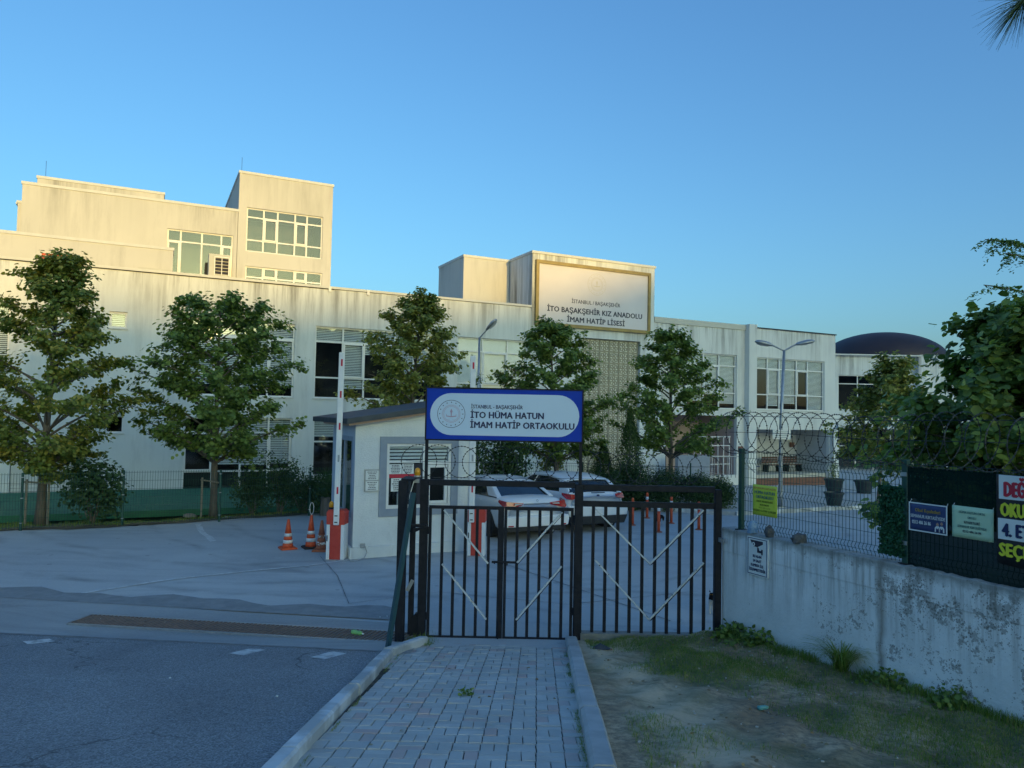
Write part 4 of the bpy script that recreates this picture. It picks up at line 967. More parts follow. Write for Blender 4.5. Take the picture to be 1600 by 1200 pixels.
# flexible posts in the yard
for k, (x, y, lab) in enumerate([(3.44,20.8,'orange flexible post right behind the white hatchback'),(4.12,22.3,'orange flexible post farthest back, in front of the junipers'),
        (3.94,19.65,'orange flexible post nearest the gate, cat beside its foot'),(4.63,21.3,'orange flexible post just right of the black cat'),(5.14,20.2,'rightmost orange flexible post, near the wall end'),(2.98,22.6,'orange flexible post beyond the hatchback tail light')]):
    t = thing('flexible_post', lab, 'bollard', (x, y, zyard(x, y)+.003), 0, 'orange flexible posts in the yard')
    MB().lathe([(.10,0),(.10,.012),(.055,.03)], 14).build('base', M_FADED, t)
    MB().lathe([(.04,.02),(.04,.55)], 12).build('tube', M_ORANGE, t, smooth=True)
    MB().lathe([(.042,.55),(.042,.64)], 12).build('reflective_band', M_REFL, t, smooth=True)
    MB().lathe([(.04,.64),(.04,.74),(.02,.76)], 12).build('cap', M_ORANGE, t, smooth=True)

# ================================================================== gate, sign frame
GY = 10.6
G = thing('entrance_gate', 'black barred pedestrian gate frame with flaking white diagonal strips', 'gate', (0, GY, 0))
def post(x, z0, z1, w, name='post', y=0): return bevel(MB().box(x-w/2, x+w/2, y-w/2, y+w/2, z0, z1).build(name, M_BLACK, G), .006)
post(-1.215, -1.62, .67, .115); post(.985, -1.60, .64, .115); post(2.965, -1.50, .60, .095)
b = MB(); b.box(-1.157, .927, -.04, .04, .585, .665); bevel(b.build('top_beam', M_BLACK, G), .005)
b = MB(); b.box(1.043, 2.917, -.04, .04, .555, .64); bevel(b.build('top_beam', M_BLACK, G), .005)
def leaf(name, x0, x1, z0, z1, bars, lock=False):
    fr_ = MB(); w = .04
    fr_.box(x0, x1, -.02, .02, z1-.045, z1); fr_.box(x0, x1, -.02, .02, z0, z0+.055)
    fr_.box(x0, x0+w, -.02, .02, z0+.055, z1-.045); fr_.box(x1-w, x1, -.02, .02, z0+.055, z1-.045)
    if lock: fr_.box(x1-.085, x1-w, -.02, .02, z0+.055, z1-.045)
    o = fr_.build(name, M_BLACK, G)
    for x in bars: MB().box(x-.021, x+.021, -.015, .015, z0+.056, z1-.046).build('bar', M_BLACK, o)
    return o
l1 = leaf('gate_leaf', -1.145, -.075, -1.585, .30, [-.95,-.785,-.62,-.455,-.29], True)
l2 = leaf('gate_leaf', -.070, .915, -1.585, .30, [.115,.275,.435,.595,.755])
def diag(par, x0, z0, x1, z1):
    m = MB(); m.bar((x0,-.030,z0),(x1,-.030,z1), .048, .02) ; m.build('painted_strip', M_TAPE, par)
    m = MB(); m.bar((x0+.02,-.018,z0-.02),(x1+.01,-.018,z1-.028), .03, .004); m.build('flat_bar', M_BLACK, par)
diag(l1, -.93, .24, -.29, -.50); diag(l1, -.94, -.52, -.30, -1.28)
diag(l2, .75, .24, .12, -.48); diag(l2, .75, -.52, .12, -1.28)
pn = MB(); pn.box(1.043, 2.917, -.025, .025, .325, .405); pn = pn.build('fixed_panel', M_BLACK, G)
for x in (1.195,1.37,1.545,1.72,1.895,2.075,2.25,2.425,2.60,2.775): MB().box(x-.022, x+.022, -.015, .015, -1.50, .325).build('bar', M_BLACK, pn)
diag(pn, 1.22, .29, 2.0, -.46); diag(pn, 2.0, -.46, 2.75, .31); diag(pn, 1.22, -.42, 2.0, -1.24); diag(pn, 2.0, -1.24, 2.76, -.43)
m = MB(); m.bar((-.24,-.05,-.475),(.10,-.05,-.475),.028); m.bar((-.20,-.05,-.475),(-.20,-.05,-.50),.02); m.bar((-.02,-.05,-.475),(-.02,-.05,-.52),.018); m.build('latch', M_BLACK, G)
m = MB(); m.tube([(-.135,-.04,-1.30),(-.135,-.04,-1.63)], .011, 6); m.build('drop_bolt', M_BLACK, G)
m = MB(); m.tube([(.925,-.03,.1),(.925,-.03,.2)], .022, 8); m.tube([(.925,-.03,-1.2),(.925,-.03,-1.1)], .022, 8); m.tube([(-1.15,-.03,-.1),(-1.15,-.03,.0)], .022, 8); m.tube([(-1.15,-.03,-1.3),(-1.15,-.03,-1.2)], .022, 8); m.build('hinge', M_BLACK, G)
m = MB(); m.prism([(-1.36,-1.62),(-1.27,-1.62),(-1.27,-1.22),(-1.30,-1.22),(-1.36,-1.30)], -.05, .05); m.build('post_gusset', M_BLACK, G)
# guide frame for the vehicle gate
GG = thing('gate_guide_frame', 'black double-post guide frame for the sliding gate with amber beacon', 'gate post', (0, GY, 0))
for (x, y, w, zt) in ((-1.475,-.32,.12,.67),(-1.37,.0,.075,.66)):
    bevel(MB().box(x-w/2, x+w/2, y-w/2, y+w/2, -1.62 if y < -.1 else -1.60, zt).build('post', M_BLACK, GG), .005)
MB().box(-1.50,-1.33,-.38,.04,.672,.70).build('cap_plate', M_BLACK, GG)
MB().box(-1.50,-1.15,-.24,-.18,.02,.06).build('roller_bracket', M_BLACK, GG)
MB().prism([(-1.34,.0),(-1.17,.02),(-1.33,-.06)], -.24, -.18).build('bracket_gusset', M_BLACK, GG)
m = MB(); m.bar((-1.40,-.2,-.86),(-1.33,-.2,-.72),.05,.05); m.build('strike_plate', M_GALV, GG)
m = MB(); m.box(-1.50,-1.31,-.36,.05,-1.585,-1.565); m.build('floor_track', M_GALV, GG)
m = MB(); m.lathe([(.05,0),(.05,.02)], 14, (-1.32,-.02,.70)); m.box(-1.37,-1.29,-.07,.0,.62,.672); m.build('beacon_base', M_GALV, GG)
m = MB(); m.lathe([(.042,0),(.042,.06),(.032,.095),(.01,.11)], 14, (-1.32,-.02,.72)); m.build('beacon', M_AMBER, GG, smooth=True)
m = MB(); m.tube([(-1.36,-.1,.64),(-1.40,-.2,.45),(-1.40,-.22,.1)], .006, 5); m.build('cable', M_WHITEP, GG)
PB = MB(); PB.bar((0,0,0),(.25,.22,1.98),.055); PB = PB.build('leaning_post', pmat('post_teal', (.015,.06,.08), (.02,.075,.095), 6, .5), loc=(-1.545, 9.75, -1.44)); tag(PB, 'dark teal square bar leaning against the gate guide frame', 'post')
# curb under the fixed panel
cb = MB(); cb.box(1.03, 3.06, 10.52, 10.68, -1.75, -1.44); tag(cb.build('gate_curb', pmat('old_curb', (.20,.205,.19), (.28,.285,.265), 9, .9, bmp=.8, bdist=.02)), 'low rough concrete curb under the fixed gate panel', 'curb')
# sign
S = thing('school_sign', 'blue school sign with pale rounded panel mounted on thin black posts above the gate', 'sign', (0, GY, 0))
for x in (-1.20, 1.0): bevel(MB().box(x-.022, x+.022, -.022, .022, .665 if x < 0 else .64, 1.975).build('sign_post', M_BLACK, S), .003)
m = MB(); x0, x1, z0, z1 = -1.225, 1.025, 1.225, 1.985
for q in ((x0,x1,z1-.02,z1),(x0,x1,z0,z0+.02),(x0,x0+.02,z0+.02,z1-.02),(x1-.02,x1,z0+.02,z1-.02)): m.box(q[0],q[1],-.075,-.022,q[2],q[3])
m.build('sign_frame', M_BLACK, S)
sbd = MB().box(x0+.02,x1-.02,-.065,-.03,z0+.02,z1-.02).build('sign_board', M_BLUE, S)
pill = []; R_ = .298; cxl, cxr, cz = -1.165+R_+.01, .955-R_+.01, 1.602
for k in range(17):
    a_ = PI/2+PI*k/16; pill.append((cxl+R_*math.cos(a_), cz+R_*math.sin(a_)))
for k in range(17):
    a_ = -PI/2+PI*k/16; pill.append((cxr+R_*math.cos(a_), cz+R_*math.sin(a_)))
MB().prism(pill, -.069, -.0652).build('sign_panel', M_PALE, sbd)
text('İSTANBUL - BAŞAKŞEHİR', sbd, -.575, -.071, 1.690, .735, .052, M_NAVY, bold=.010)
text('İTO HÜMA HATUN', sbd, -.577, -.071, 1.555, 1.035, .088, M_NAVY, bold=.022)
text('İMAM HATİP ORTAOKULU', sbd, -.580, -.071, 1.415, 1.475, .088, M_NAVY, bold=.022)
emblem(sbd, -.855, 1.605, .198, -.069, M_NAVY, M_ROSE, .002)

# ================================================================== razor wire
def coil(name, label, cat, frame, L, c_z, R=.285, pitch=.17, seed=1, wires=(0,), sag=.02, cy=0, grp=None, rxs=1.0):
    r = random.Random(seed); n = int(L/pitch); steps = 26; pts = []
    for i in range(n*steps+1):
        q = 2*PI*i/steps; s = L*i/(n*steps)
        w = 1+.05*math.sin(s*3.7+seed); pts.append(Vector((s + .055*math.sin(q*.5+seed)*0 + .05*math.sin(q+1), cy + R*w*rxs*math.cos(q), c_z + R*w*math.sin(q) + sag*math.sin(s*2.3))))
    t = thing(name, label, cat, frame[0], frame[1], grp)
    m = MB(); m.tube(pts, .0042, 4); m.build('coil', M_WIRE, t)
    b = MB(); acc = 0; 
    for i in range(1, len(pts)):
        p = pts[i]; d = (pts[i]-pts[i-1]).normalized()
        acc += 1
        for f_ in (0., .5):
            pp = pts[i-1].lerp(p, f_); nrm = d.cross(Vector((r.uniform(-1,1), r.uniform(-1,1), r.uniform(-1,1)))).normalized()
            b.add([pp-d*.016, pp+nrm*.013, pp+d*.016, pp-nrm*.013], [(0,1,2,3)])
    b.build('barbs', M_WIRE, t, kind='stuff')
    for k, (wy, wz) in enumerate(wires):
        m = MB(); m.tube([(s_, wy, wz+.012*math.sin(s_*2)) for s_ in fr(0, L, .4)], .0035, 4); m.build('tension_wire', M_WIRE, t)
    return t
WR = (3.03, GY, 0); WA = TH-PI/2
coil('razor_wire', 'coiled razor wire running along the top of the wall fence', 'razor wire', ((WR[0], WR[1], 0), WA), 12.0, 1.41, .29, .195, 2, ((.12,1.64),(.12,1.42),(.12,1.16)), cy=.12)
def flat_wrap():
    t = thing('razor_wire', 'flat overlapping loops of razor wire strung along the top beam of the gate', 'razor wire', (0, GY+.06, 0)); r = random.Random(5)
    for k in range(15):
        cx = -1.32 + k*.295 + r.uniform(-.03,.03); cz = .905 + r.uniform(-.02,.02) - .01*k*.3; R = .245*r.uniform(.93,1.05); ty = r.uniform(-.25,.25); m = MB(); pts = []
        for i in range(33):
            q = 2*PI*i/32; pts.append(Vector((cx+R*math.cos(q), ty*R*math.sin(q+1)*.5, cz+R*math.sin(q)*.95)))
        m.tube(pts, .0036, 4, cap=False)
        o = m.build('loop', M_WIRE, t); b = MB()
        for i in range(32):
            p = pts[i]; d = (pts[i+1]-p).normalized(); nrm = Vector((-d.z, .3*r.uniform(-1,1), d.x)).normalized()
            b.add([p-d*.014, p+nrm*.012, p+d*.014, p-nrm*.012], [(0,1,2,3)])
        b.build('barbs', M_WIRE, o, kind='stuff')
    for z in (.70, .92): MB().tube([(s_, .0, z+.01*math.sin(s_*2)) for s_ in fr(-1.5, 2.95, .4)], .003, 4).build('tension_wire', M_WIRE, t)
flat_wrap()

# ================================================================== boundary wall, its fence and posters
BW = thing('boundary_wall', 'peeling whitewashed concrete boundary wall with dark stains on the right', 'wall', WR, WA)
LW = 14.0
rng = random.Random(31)
def band(z0, z1, y, name, n=280, jit=0, yth=.24):
    m = MB(); V = []
    for i in range(n+1):
        s = LW*i/n; j = jit*rng.uniform(-1,1)
        V += [(s, y, z0), (s, y, z1+j), (s, y+.012, z1+j+ (.012 if jit else 0)), (s, yth, z1+j*.5+(.012 if jit else 0)), (s, yth, z0)]
    F = []
    for i in range(n):
        for q in range(5):
            a = i*5+q; b_ = i*5+(q+1) % 5; F.append((a, b_, b_+5, a+5)[::-1])
    F += [(0,1,2,3,4),(n*5+4,n*5+3,n*5+2,n*5+1,n*5)]
    return MB().add(V, F).build(name, M_OLDW, BW)
band(-2.4, -.262, .006, 'lower_lift')
band(-.258, .055, .0, 'upper_lift', jit=.010)
m = MB(); m.tube([(.06,-.02,-.1),(.06,-.1,-.1)], .012, 6); m.box(.02,.12,-.09,-.06,-.13,-.07); m.build('gate_keeper', M_GALV, BW)
FN = thing('mesh_fence', 'dark green welded mesh fence panels standing on the concrete wall', 'fence', WR, WA)
POSTS = [.25, 2.76, 5.27, 7.78, 10.29, 12.8]
for u in POSTS: 
    m = MB(); m.box(u-.03, u+.03, .09, .15, .06, 1.20); m.build('fence_post', M_GREENF, FN)
    MB().box(u-.05,u+.05,.05,.19,.062,.075).build('post_foot', M_BLACKRUB, FN)
for u in POSTS[1:]:
    for z in (.27, 1.02): MB().box(u-.035,u+.035,.080,.089,z,z+.045).build('clamp', M_GALV, FN)
def mesh_panel(u0, u1, z0, z1, y, par, step=.05, w=.005, vz=None, hz=None):
    m = MB(); n = round((u1-u0)/step); folds = vz or [z0+.03, z1-.10]
    prof = []
    for f_ in folds: prof += [(f_-.06, 0), (f_-.0, -.035), (f_+.05, 0)]
    prof = [(z0, 0)] + sorted(prof) + [(z1, 0)]
    for i in range(n+1):
        u = u0+(u1-u0)*i/n
        for (za, da), (zb, db) in zip(prof, prof[1:]):
            if zb > za: m.bar((u, y+da, za), (u, y+db, zb), w)
    for z in (hz or fr(z0+.02, z1-.03, .2)): m.bar((u0, y-.005, z), (u1, y-.005, z), w)
    return m.build('mesh_panel', M_GREENF, par)
for a, b in zip(POSTS, POSTS[1:]):
    mesh_panel(a+.03, b-.03, .075, 1.17, .12, FN, .05, .0045, vz=[.16,.62,1.03], hz=[.13,.20,.34,.48,.59,.67,.80,.92,1.0,1.07])
# plastic ivy strip
def leafcloud(name, pts, nrm, size, mat, parent=None, seed=0, kind=None, asp=1.0, jit=.6, smooth=False):
    rr = np.random.default_rng(seed); n = len(pts); P = np.asarray(pts, float)
    Nn = np.asarray(nrm, float) + rr.normal(0, jit, (n,3)); Nn /= np.linalg.norm(Nn, axis=1)[:,None]+1e-9
    T = rr.normal(0, 1, (n,3)) + np.array([0,0,-.6]); T -= Nn*(T*Nn).sum(1)[:,None]; T /= np.linalg.norm(T, axis=1)[:,None]+1e-9
    S = np.cross(Nn, T); sz = (np.asarray(size)*rr.uniform(.65,1.25,n))[:,None] if np.isscalar(size) else np.asarray(size)[:,None]
    shp = [(0,0,0),(.46,.28,.07),(.40,.78,.03),(0,1.08,-.10),(-.40,.78,.03),(-.46,.28,.07)]
    V = np.empty((n,6,3))
    for k,(a,b,c) in enumerate(shp): V[:,k] = P + sz*(S*a*asp + T*b + Nn*c)
    base = (np.arange(n)*6)[:,None]
    Q = np.concatenate([base+np.array([0,1,2,3]), base+np.array([0,3,4,5])], 0)
    o = link(name, npmesh(name, V.reshape(-1,3), Q), mat, parent)
    if kind: o['kind'] = kind
    return o
rr = np.random.default_rng(3)
n = 2600; pts = np.stack([rr.uniform(2.46,2.77,n), rr.uniform(.06,.13,n), rr.uniform(.14,.90,n)], 1)
iv = thing('ivy_screen', 'strip of bright green plastic ivy tied to the mesh fence', 'screen', WR, WA)
MB().box(2.47,2.76,.10,.112,.13,.90).build('ivy_backing', M_TURF, iv)
leafcloud('ivy_leaves', pts, np.tile([0,-1,.1],(n,1)), .028, L_TURFH, iv, 4, 'stuff')
nt_ = thing('shade_screen', 'almost black green shade net stretched over the fence behind the posters', 'screen', WR, WA)
m = MB()
us_ = fr(2.80, 12.7, .33)
for a, b in zip(us_, us_[1:]):
    ya, yb = .085+.008*math.sin(a*3), .085+.008*math.sin(b*3)
    m.quad((a,ya,.062),(b,yb,.062),(b,yb,1.13),(a,ya,1.13))
m.build('net', M_NET, nt_)
def poster(name, label, cat, u0, u1, z0, z1, mat, border=None, y=.06):
    t = thing(name, label, cat, WR, WA)
    m = MB(); nx, nz = 10, 6; V = []
    rr_ = random.Random(int(u0*77)); ph = rr_.uniform(0,6)
    for j in range(nz+1):
        for i in range(nx+1):
            u = u0+(u1-u0)*i/nx; z = z0+(z1-z0)*j/nz; V.append((u, y+.002*math.sin(i*1.1+ph)*math.sin(j*.9), z))
    F = [(j*(nx+1)+i, j*(nx+1)+i+1, (j+1)*(nx+1)+i+1, (j+1)*(nx+1)+i) for j in range(nz) for i in range(nx)]
    o = m.add(V, F).build('sheet', mat, t, smooth=True)
    md = o.modifiers.new('thick','SOLIDIFY'); md.thickness = .003; md.offset = 0
    if border:
        b = MB(); w = .013
        for q in ((u0,u1,z1-w,z1),(u0,u1,z0,z0+w),(u0,u0+w,z0+w,z1-w),(u1-w,u1,z0+w,z1-w)): b.box(q[0],q[1],y-.006,y-.0036,q[2],q[3])
        b.build('border', border, t)
    tie = MB()
    for (a, b_) in ((u0+.01,z1),(u1-.01,z1)): tie.bar((a,y,b_-.01),(a,y+.03,b_+.03),.004)
    tie.build('tie', M_WHITEP, t)
    return t
YT = -.0062+.06
p = poster('poster', 'bright yellow notice tied low on the mesh fence', 'poster', .53,.965,.32,.73, M_YEL)
for s, z, w, h, mm, bo in (('SEMANUR KIRTASİYE',.675,.40,.024,M_REDL,0),('HÜMA HATUN',.610,.36,.040,M_TEALL,.02),('ORTAOKULU',.550,.31,.040,M_TEALL,.02),('OKUL KIYAFETLERİ',.500,.29,.024,M_OLIVE,.02),('BULUNUR',.455,.16,.022,M_OLIVE,.02),('0212 486 26 86',.418,.20,.018,M_OLIVE,0),('BAŞAK 4. ETAP ÇARŞISI',.375,.40,.026,M_OLIVE,.02)):
    text(s, p, .7475, YT, z, w, h, mm, align='CENTER', bold=bo)
p = poster('poster', 'small navy poster with a white border on the dark screen', 'poster', 2.84,3.27,.45,.755, M_DBLUE, M_PAPER)
text('Okul Kıyafetleri', p, 3.055, YT, .660, .28, .035, M_GOLDL, align='CENTER', bold=.01)
text('SEMANUR KIRTASİYEDE', p, 3.055, YT, .595, .385, .034, M_PAPER, align='CENTER', bold=.01)
text('0212 486 26 86', p, 2.985, YT, .530, .21, .036, M_PAPER, align='CENTER', bold=.02)
fg = MB()
for (cx, hh) in ((3.165,.0),(3.21,.01)):
    fg.lathe([(.001,0),(.014,.008),(.015,.02),(.001,.036)], 8, (cx, YT-.001, .535+hh), .12)
fg.build('printed_heads', pmat('print_skin', (.45,.28,.2), rough=.6), p)
fg = MB()
for cx in (3.165,3.21): fg.prism([(cx-.03,.472),(cx+.03,.472),(cx+.028,.515),(cx+.012,.535),(cx-.012,.535),(cx-.028,.515)], YT-.002, YT)
fg.build('printed_shirts', M_PAPER, p)
fg = MB()
for cx in (3.165,3.21): fg.prism([(cx-.016,.472),(cx+.016,.472),(cx+.014,.515),(cx,.500),(cx-.014,.515)], YT-.0035, YT-.002)
fg.build('printed_waistcoats', M_NAVY, p)
p = poster('poster', 'pale green poster with faded lines of text beside the navy one', 'poster', 3.32,3.735,.455,.775, M_LGREEN)
for s, z, w, h, mm in (('HÜMA HATUN ORTA',.705,.26,.023,M_TEALL),('OKULU',.655,.085,.023,M_TEALL),('KIYAFETLERİ',.605,.155,.024,M_CHAR),('SEMANUR KIRTASİYEDE',.560,.29,.024,M_TEALL),('0212 486 26 86',.515,.185,.022,M_CHAR)):
    text(s, p, 3.525, YT, z, w, h, mm, align='CENTER', bold=.01)
bn = thing('banner', 'large black banner with white strips and yellow lettering cut off at the right edge', 'banner', WR, WA)
m = MB(); us_ = fr(3.78, 4.5, .10); zz = fr(.27, 1.13, .15)
YB = .035
V = [(u, YB+.010*math.sin(u*7+z*4)*(1 if z < .45 else .15), z+.01*math.sin(u*9)*(1 if z < .3 else 0)) for z in zz for u in us_]
nn = len(us_); F = [(j*nn+i, j*nn+i+1, (j+1)*nn+i+1, (j+1)*nn+i) for j in range(len(zz)-1) for i in range(nn-1)]
o = m.add(V, F).build('sheet', M_TARP, bn, smooth=True); md = o.modifiers.new('thick','SOLIDIFY'); md.thickness = .004; md.offset = 1
MB().box(3.81,4.42,.018,.022,.895,1.125).build('white_strip', M_PAPER, bn); MB().box(3.80,4.42,.018,.022,.51,.71).build('white_strip', M_PAPER, bn)
text('DEĞİRMEN', bn, 3.865, .015, .925, .50, .135, M_REDL, bold=.03)
text('OKUL', bn, 3.83, .016, .735, .27, .125, M_YELL, bold=.03)
text('4. ETAP', bn, 3.845, .015, .545, .38, .120, M_NAVY, bold=.03)
text('SEÇKİN', bn, 3.82, .010, .355, .44, .120, M_YELL, bold=.03)
cs = thing('camera_warning_sign', 'white camera warning sign fixed to the whitewashed wall', 'sign', WR, WA)
MB().box(.515,.885,-.022,-.002,-.475,.03).build('plate', M_PAPER, cs)
b = MB(); w = .008; (u0,u1,z0,z1) = (.528,.872,-.462,.017)
for q in ((u0,u1,z1-w,z1),(u0,u1,z0,z0+w),(u0,u0+w,z0+w,z1-w),(u1-w,u1,z0+w,z1-w)): b.box(q[0],q[1],-.025,-.0222,q[2],q[3])
b.build('border', M_NAVY, cs)
b = MB(); b.prism([(.575,-.010),(.80,-.010),(.80,-.045),(.70,-.095),(.625,-.090),(.60,-.05)], -.026, -.0222); b.build('camera_picture', M_CHAR, cs)
b = MB(); ring(b, .635, -.062, .012, .027, -.0285, -.0262, 20); b.build('camera_picture', M_PAPER, cs)
b = MB(); b.prism([(.70,-.095),(.725,-.10),(.735,-.135),(.79,-.135),(.79,-.165),(.70,-.165)], -.026,-.0222); b.prism([(.775,-.115),(.80,-.115),(.80,-.185),(.775,-.185)], -.0285,-.0262); b.build('camera_picture', M_CHAR, cs)
for s, z, w, h in (('BU ALAN',-.235,.15,.036),('24 SAAT',-.295,.15,.036),('KAMERA İLE',-.355,.22,.036),('İZLENMEKTEDİR',-.415,.29,.036)): text(s, cs, .70, -.0245, z, w, h, M_NAVY, align='CENTER', bold=.02)

# ================================================================== trees
def bez(a, b, c, n):
    return [a*(1-t)**2 + b*2*t*(1-t) + c*t*t for t in [i/n for i in range(n+1)]]
PROF = [(0,.50),(.12,.86),(.30,1.0),(.5,.93),(.7,.70),(.86,.42),(1,.10)]
def prof(t, P=PROF):
    for (a,x),(b,y) in zip(P, P[1:]):
        if a <= t <= b: return x+(y-x)*(t-a)/(b-a)
    return P[-1][1]
def tree(label, x, y, z, H, R, base, tr, seed, leaf, mat, nb=34, ntw=8, nl=26, lean=(0,0), group=None, cat='tree', name='linden_tree', P=PROF, squash=(1,1), up=.5, stems=None):
    rr = np.random.default_rng(seed); t = thing(name, label, cat, (x, y, z), 0, group)
    tm = MB(); top = Vector((lean[0], lean[1], H*.93))
    trunk = bez(Vector((0,0,-.1)), Vector((lean[0]*.2+rr.uniform(-.08,.08), lean[1]*.2, H*.45)), top, 10)
    tm.tube(trunk, [tr*(1.25 if i == 0 else 1-.088*i) for i in range(11)], 9)
    P_ = []; Nn = []; Sz = []
    for b in range(nb):
        f = (b+rr.uniform(.1,.9))/nb; tt = f**.9
        zc = base + tt*(H-base); az = b*2.39996+rr.uniform(-.4,.4)
        rad = R*prof(tt, P)*rr.uniform(.70,1.10)
        cen = Vector((lean[0]*(zc/H), lean[1]*(zc/H), 0))
        tip = Vector((cen.x+rad*math.cos(az)*squash[0], cen.y+rad*math.sin(az)*squash[1], zc+rr.uniform(-.12,.12)))
        za = max(base*.92, min(H*.9, zc-rad*up*rr.uniform(.7,1.1))); i0 = za/(H*.93)*10; k = min(9, int(i0)); st_ = trunk[k].lerp(trunk[k+1], i0-k)
        mid = st_.lerp(tip, .5) + Vector((0,0,rad*.16))
        br = bez(st_, mid, tip, 7); r0 = tr*.34*(1-.6*tt)
        tm.tube(br, [r0*(1-.12*i)+.004 for i in range(8)], 5, cap=False)
        bd = (tip-st_).normalized()
        for w in range(ntw):
            s = rr.uniform(.30,1.0); q = s*7; k2 = min(6, int(q)); p0 = br[k2].lerp(br[k2+1], q-k2)
            d = (bd*rr.uniform(.3,1.0) + Vector(rr.normal(0,.62,3))*1.0); d.z = d.z*.55+.12; d.normalize()
            L = rr.uniform(.22,.52)*(R/2.1)**.5*(1.1-.3*s); p1 = p0+d*L
            if w % 2 == 0: tm.tube([p0, p0.lerp(p1,.5)+Vector((0,0,.03)), p1], [.008,.006,.003], 3, cap=False)
            kk = rr.integers(int(nl*.7), int(nl*1.3)+1)
            u = rr.uniform(.1,1.1,kk)[:,None]; pts = np.array(p0)+u*np.array(p1-p0)+rr.normal(0,1,(kk,3))*np.array([.085,.085,.06])*(leaf/.12)
            P_.append(pts); out = pts-np.array([cen.x, cen.y, zc-.4]); out /= np.linalg.norm(out,axis=1)[:,None]+1e-6
            Nn.append(out*.45+np.array([0,0,.75])); Sz.append(leaf*rr.uniform(.6,1.2,kk))
    tm.build('trunk', M_BARK, t, smooth=True)
    leafcloud('crown', np.concatenate(P_), np.concatenate(Nn), np.concatenate(Sz), mat, t, seed+1, jit=.42)
    return t
GRP = 'linden trees in a row before the school'
tree('broad olive-green linden at the far left with a few yellowing leaves', -12.15, 19.3, -1.40, 7.0, 2.35, 1.15, .125, 1, .10, L_YEL, nb=62, ntw=13, nl=30, lean=(.25,0), group=GRP, P=[(0,.22),(.08,.45),(.2,.80),(.35,1.0),(.5,.98),(.65,.72),(.8,.42),(.92,.28),(1,.1)])
tree('dense dark green linden left of the booth, with one support stake', -8.35, 21.0, -1.42, 6.30, 2.3, 1.70, .11, 12, .105, L_DARK, nb=54, ntw=13, nl=29, lean=(.0,0), group=GRP, P=[(0,.55),(.10,.92),(.28,1.0),(.45,.96),(.62,.90),(.78,.82),(.9,.66),(1,.42)])
tree('olive-tinged linden rising directly behind the guard booth', -3.30, 23.5, -1.42, 6.80, 2.1, 1.7, .11, 23, .10, L_OLIVE, nb=56, ntw=12, nl=30, group=GRP, lean=(.35,0))
tree('green linden rising behind the blue sign', 1.65, 25.5, -1.42, 6.2, 2.25, 1.6, .11, 34, .105, L_DARK, nb=52, ntw=12, nl=30, lean=(-.35,0), group=GRP)
tree('green linden between the lattice screen and the double lamp', 5.95, 27.5, -1.50, 6.3, 2.35, 1.8, .11, 45, .105, L_DARK, nb=50, ntw=12, nl=29, group=GRP, lean=(-.1,0))
tree('smaller yellow-green linden in front of the rear wing', 13.25, 26.8, -1.5, 5.4, 2.15, 1.75, .07, 56, .12, L_OLIVE, nb=52, ntw=10, nl=22, lean=(.65,0), name='young_linden_tree', P=[(0,.6),(.15,.95),(.35,1.0),(.55,.7),(.75,.5),(.9,.35),(1,.15)])
tree('big dark large-leaved linden overhanging the fence at the right', 9.25, 12.6, -1.6, 5.3, 2.75, 1.35, .13, 67, .142, L_DARK, nb=96, ntw=13, nl=27, lean=(.0,.2), name='large_linden_tree', P=[(0,.95),(.12,1.0),(.35,1.0),(.52,.84),(.70,.66),(.86,.45),(1,.22)])
# drooping compound-leaf tree whose sprays enter at the right edge
ft = thing('locust_tree', 'feathery dark tree whose drooping sprays enter from the right edge', 'tree', (12.2, 14.2, -1.5))
rr = np.random.default_rng(5); tm = MB(); P_ = []; Nn = []
tm.tube([(0,0,-.1),(.05,0,3),(0,0,6.6)], [.16,.13,.07], 8)
sprays = [((-3.25,-.2,5.75),1.0),((-3.05,-.5,6.3),.9),((-2.9,.3,6.75),.8),((-1.7,0,7.3),.9),((-1.6,.7,6.0),.9),((-1.2,-.8,5.2),.9),((-2.0,.4,5.0),.9),((-.7,.4,7.6),.9),((.6,.2,7.4),1),((1.4,.0,6.4),1),((1.8,.6,5.6),1),((-1.5,-.9,4.6),.9)]
for (tp, ln) in sprays:
    tp = Vector(tp); st_ = Vector((0,0,tp.z-1.2 if tp.z < 7.2 else 6.2)); br = bez(st_, st_.lerp(tp,.5)+Vector((0,0,.5)), tp, 8); tm.tube(br, [.05-.005*i for i in range(9)], 5, cap=False)
    for w in range(34):
        s = rr.uniform(.45,1)*8; k = min(7,int(s)); p0 = br[k].lerp(br[k+1], s-k)
        d = Vector(rr.normal(0,1,3)); d.z = -abs(d.z)*.2+.05; d.normalize(); L = rr.uniform(.30,.52)
        rach = bez(p0, p0+d*L*.6+Vector((0,0,.03)), p0+d*L+Vector((0,0,-.16)), 6)
        side = d.cross(Vector((0,0,1))).normalized()
        for q in range(22):
            a = q/22*6; k = min(5,int(a)); pp = rach[k].lerp(rach[k+1], a-k)
            P_.append(pp + side*(.03 if q % 2 else -.03)); Nn.append((rr.normal(0,.2), rr.normal(0,.2), 1))
tm.build('trunk', M_BARK, ft, smooth=True)
leafcloud('crown', np.array([tuple(p) for p in P_]), np.array(Nn), .07, L_DARK, ft, 6, asp=.5, jit=.35)
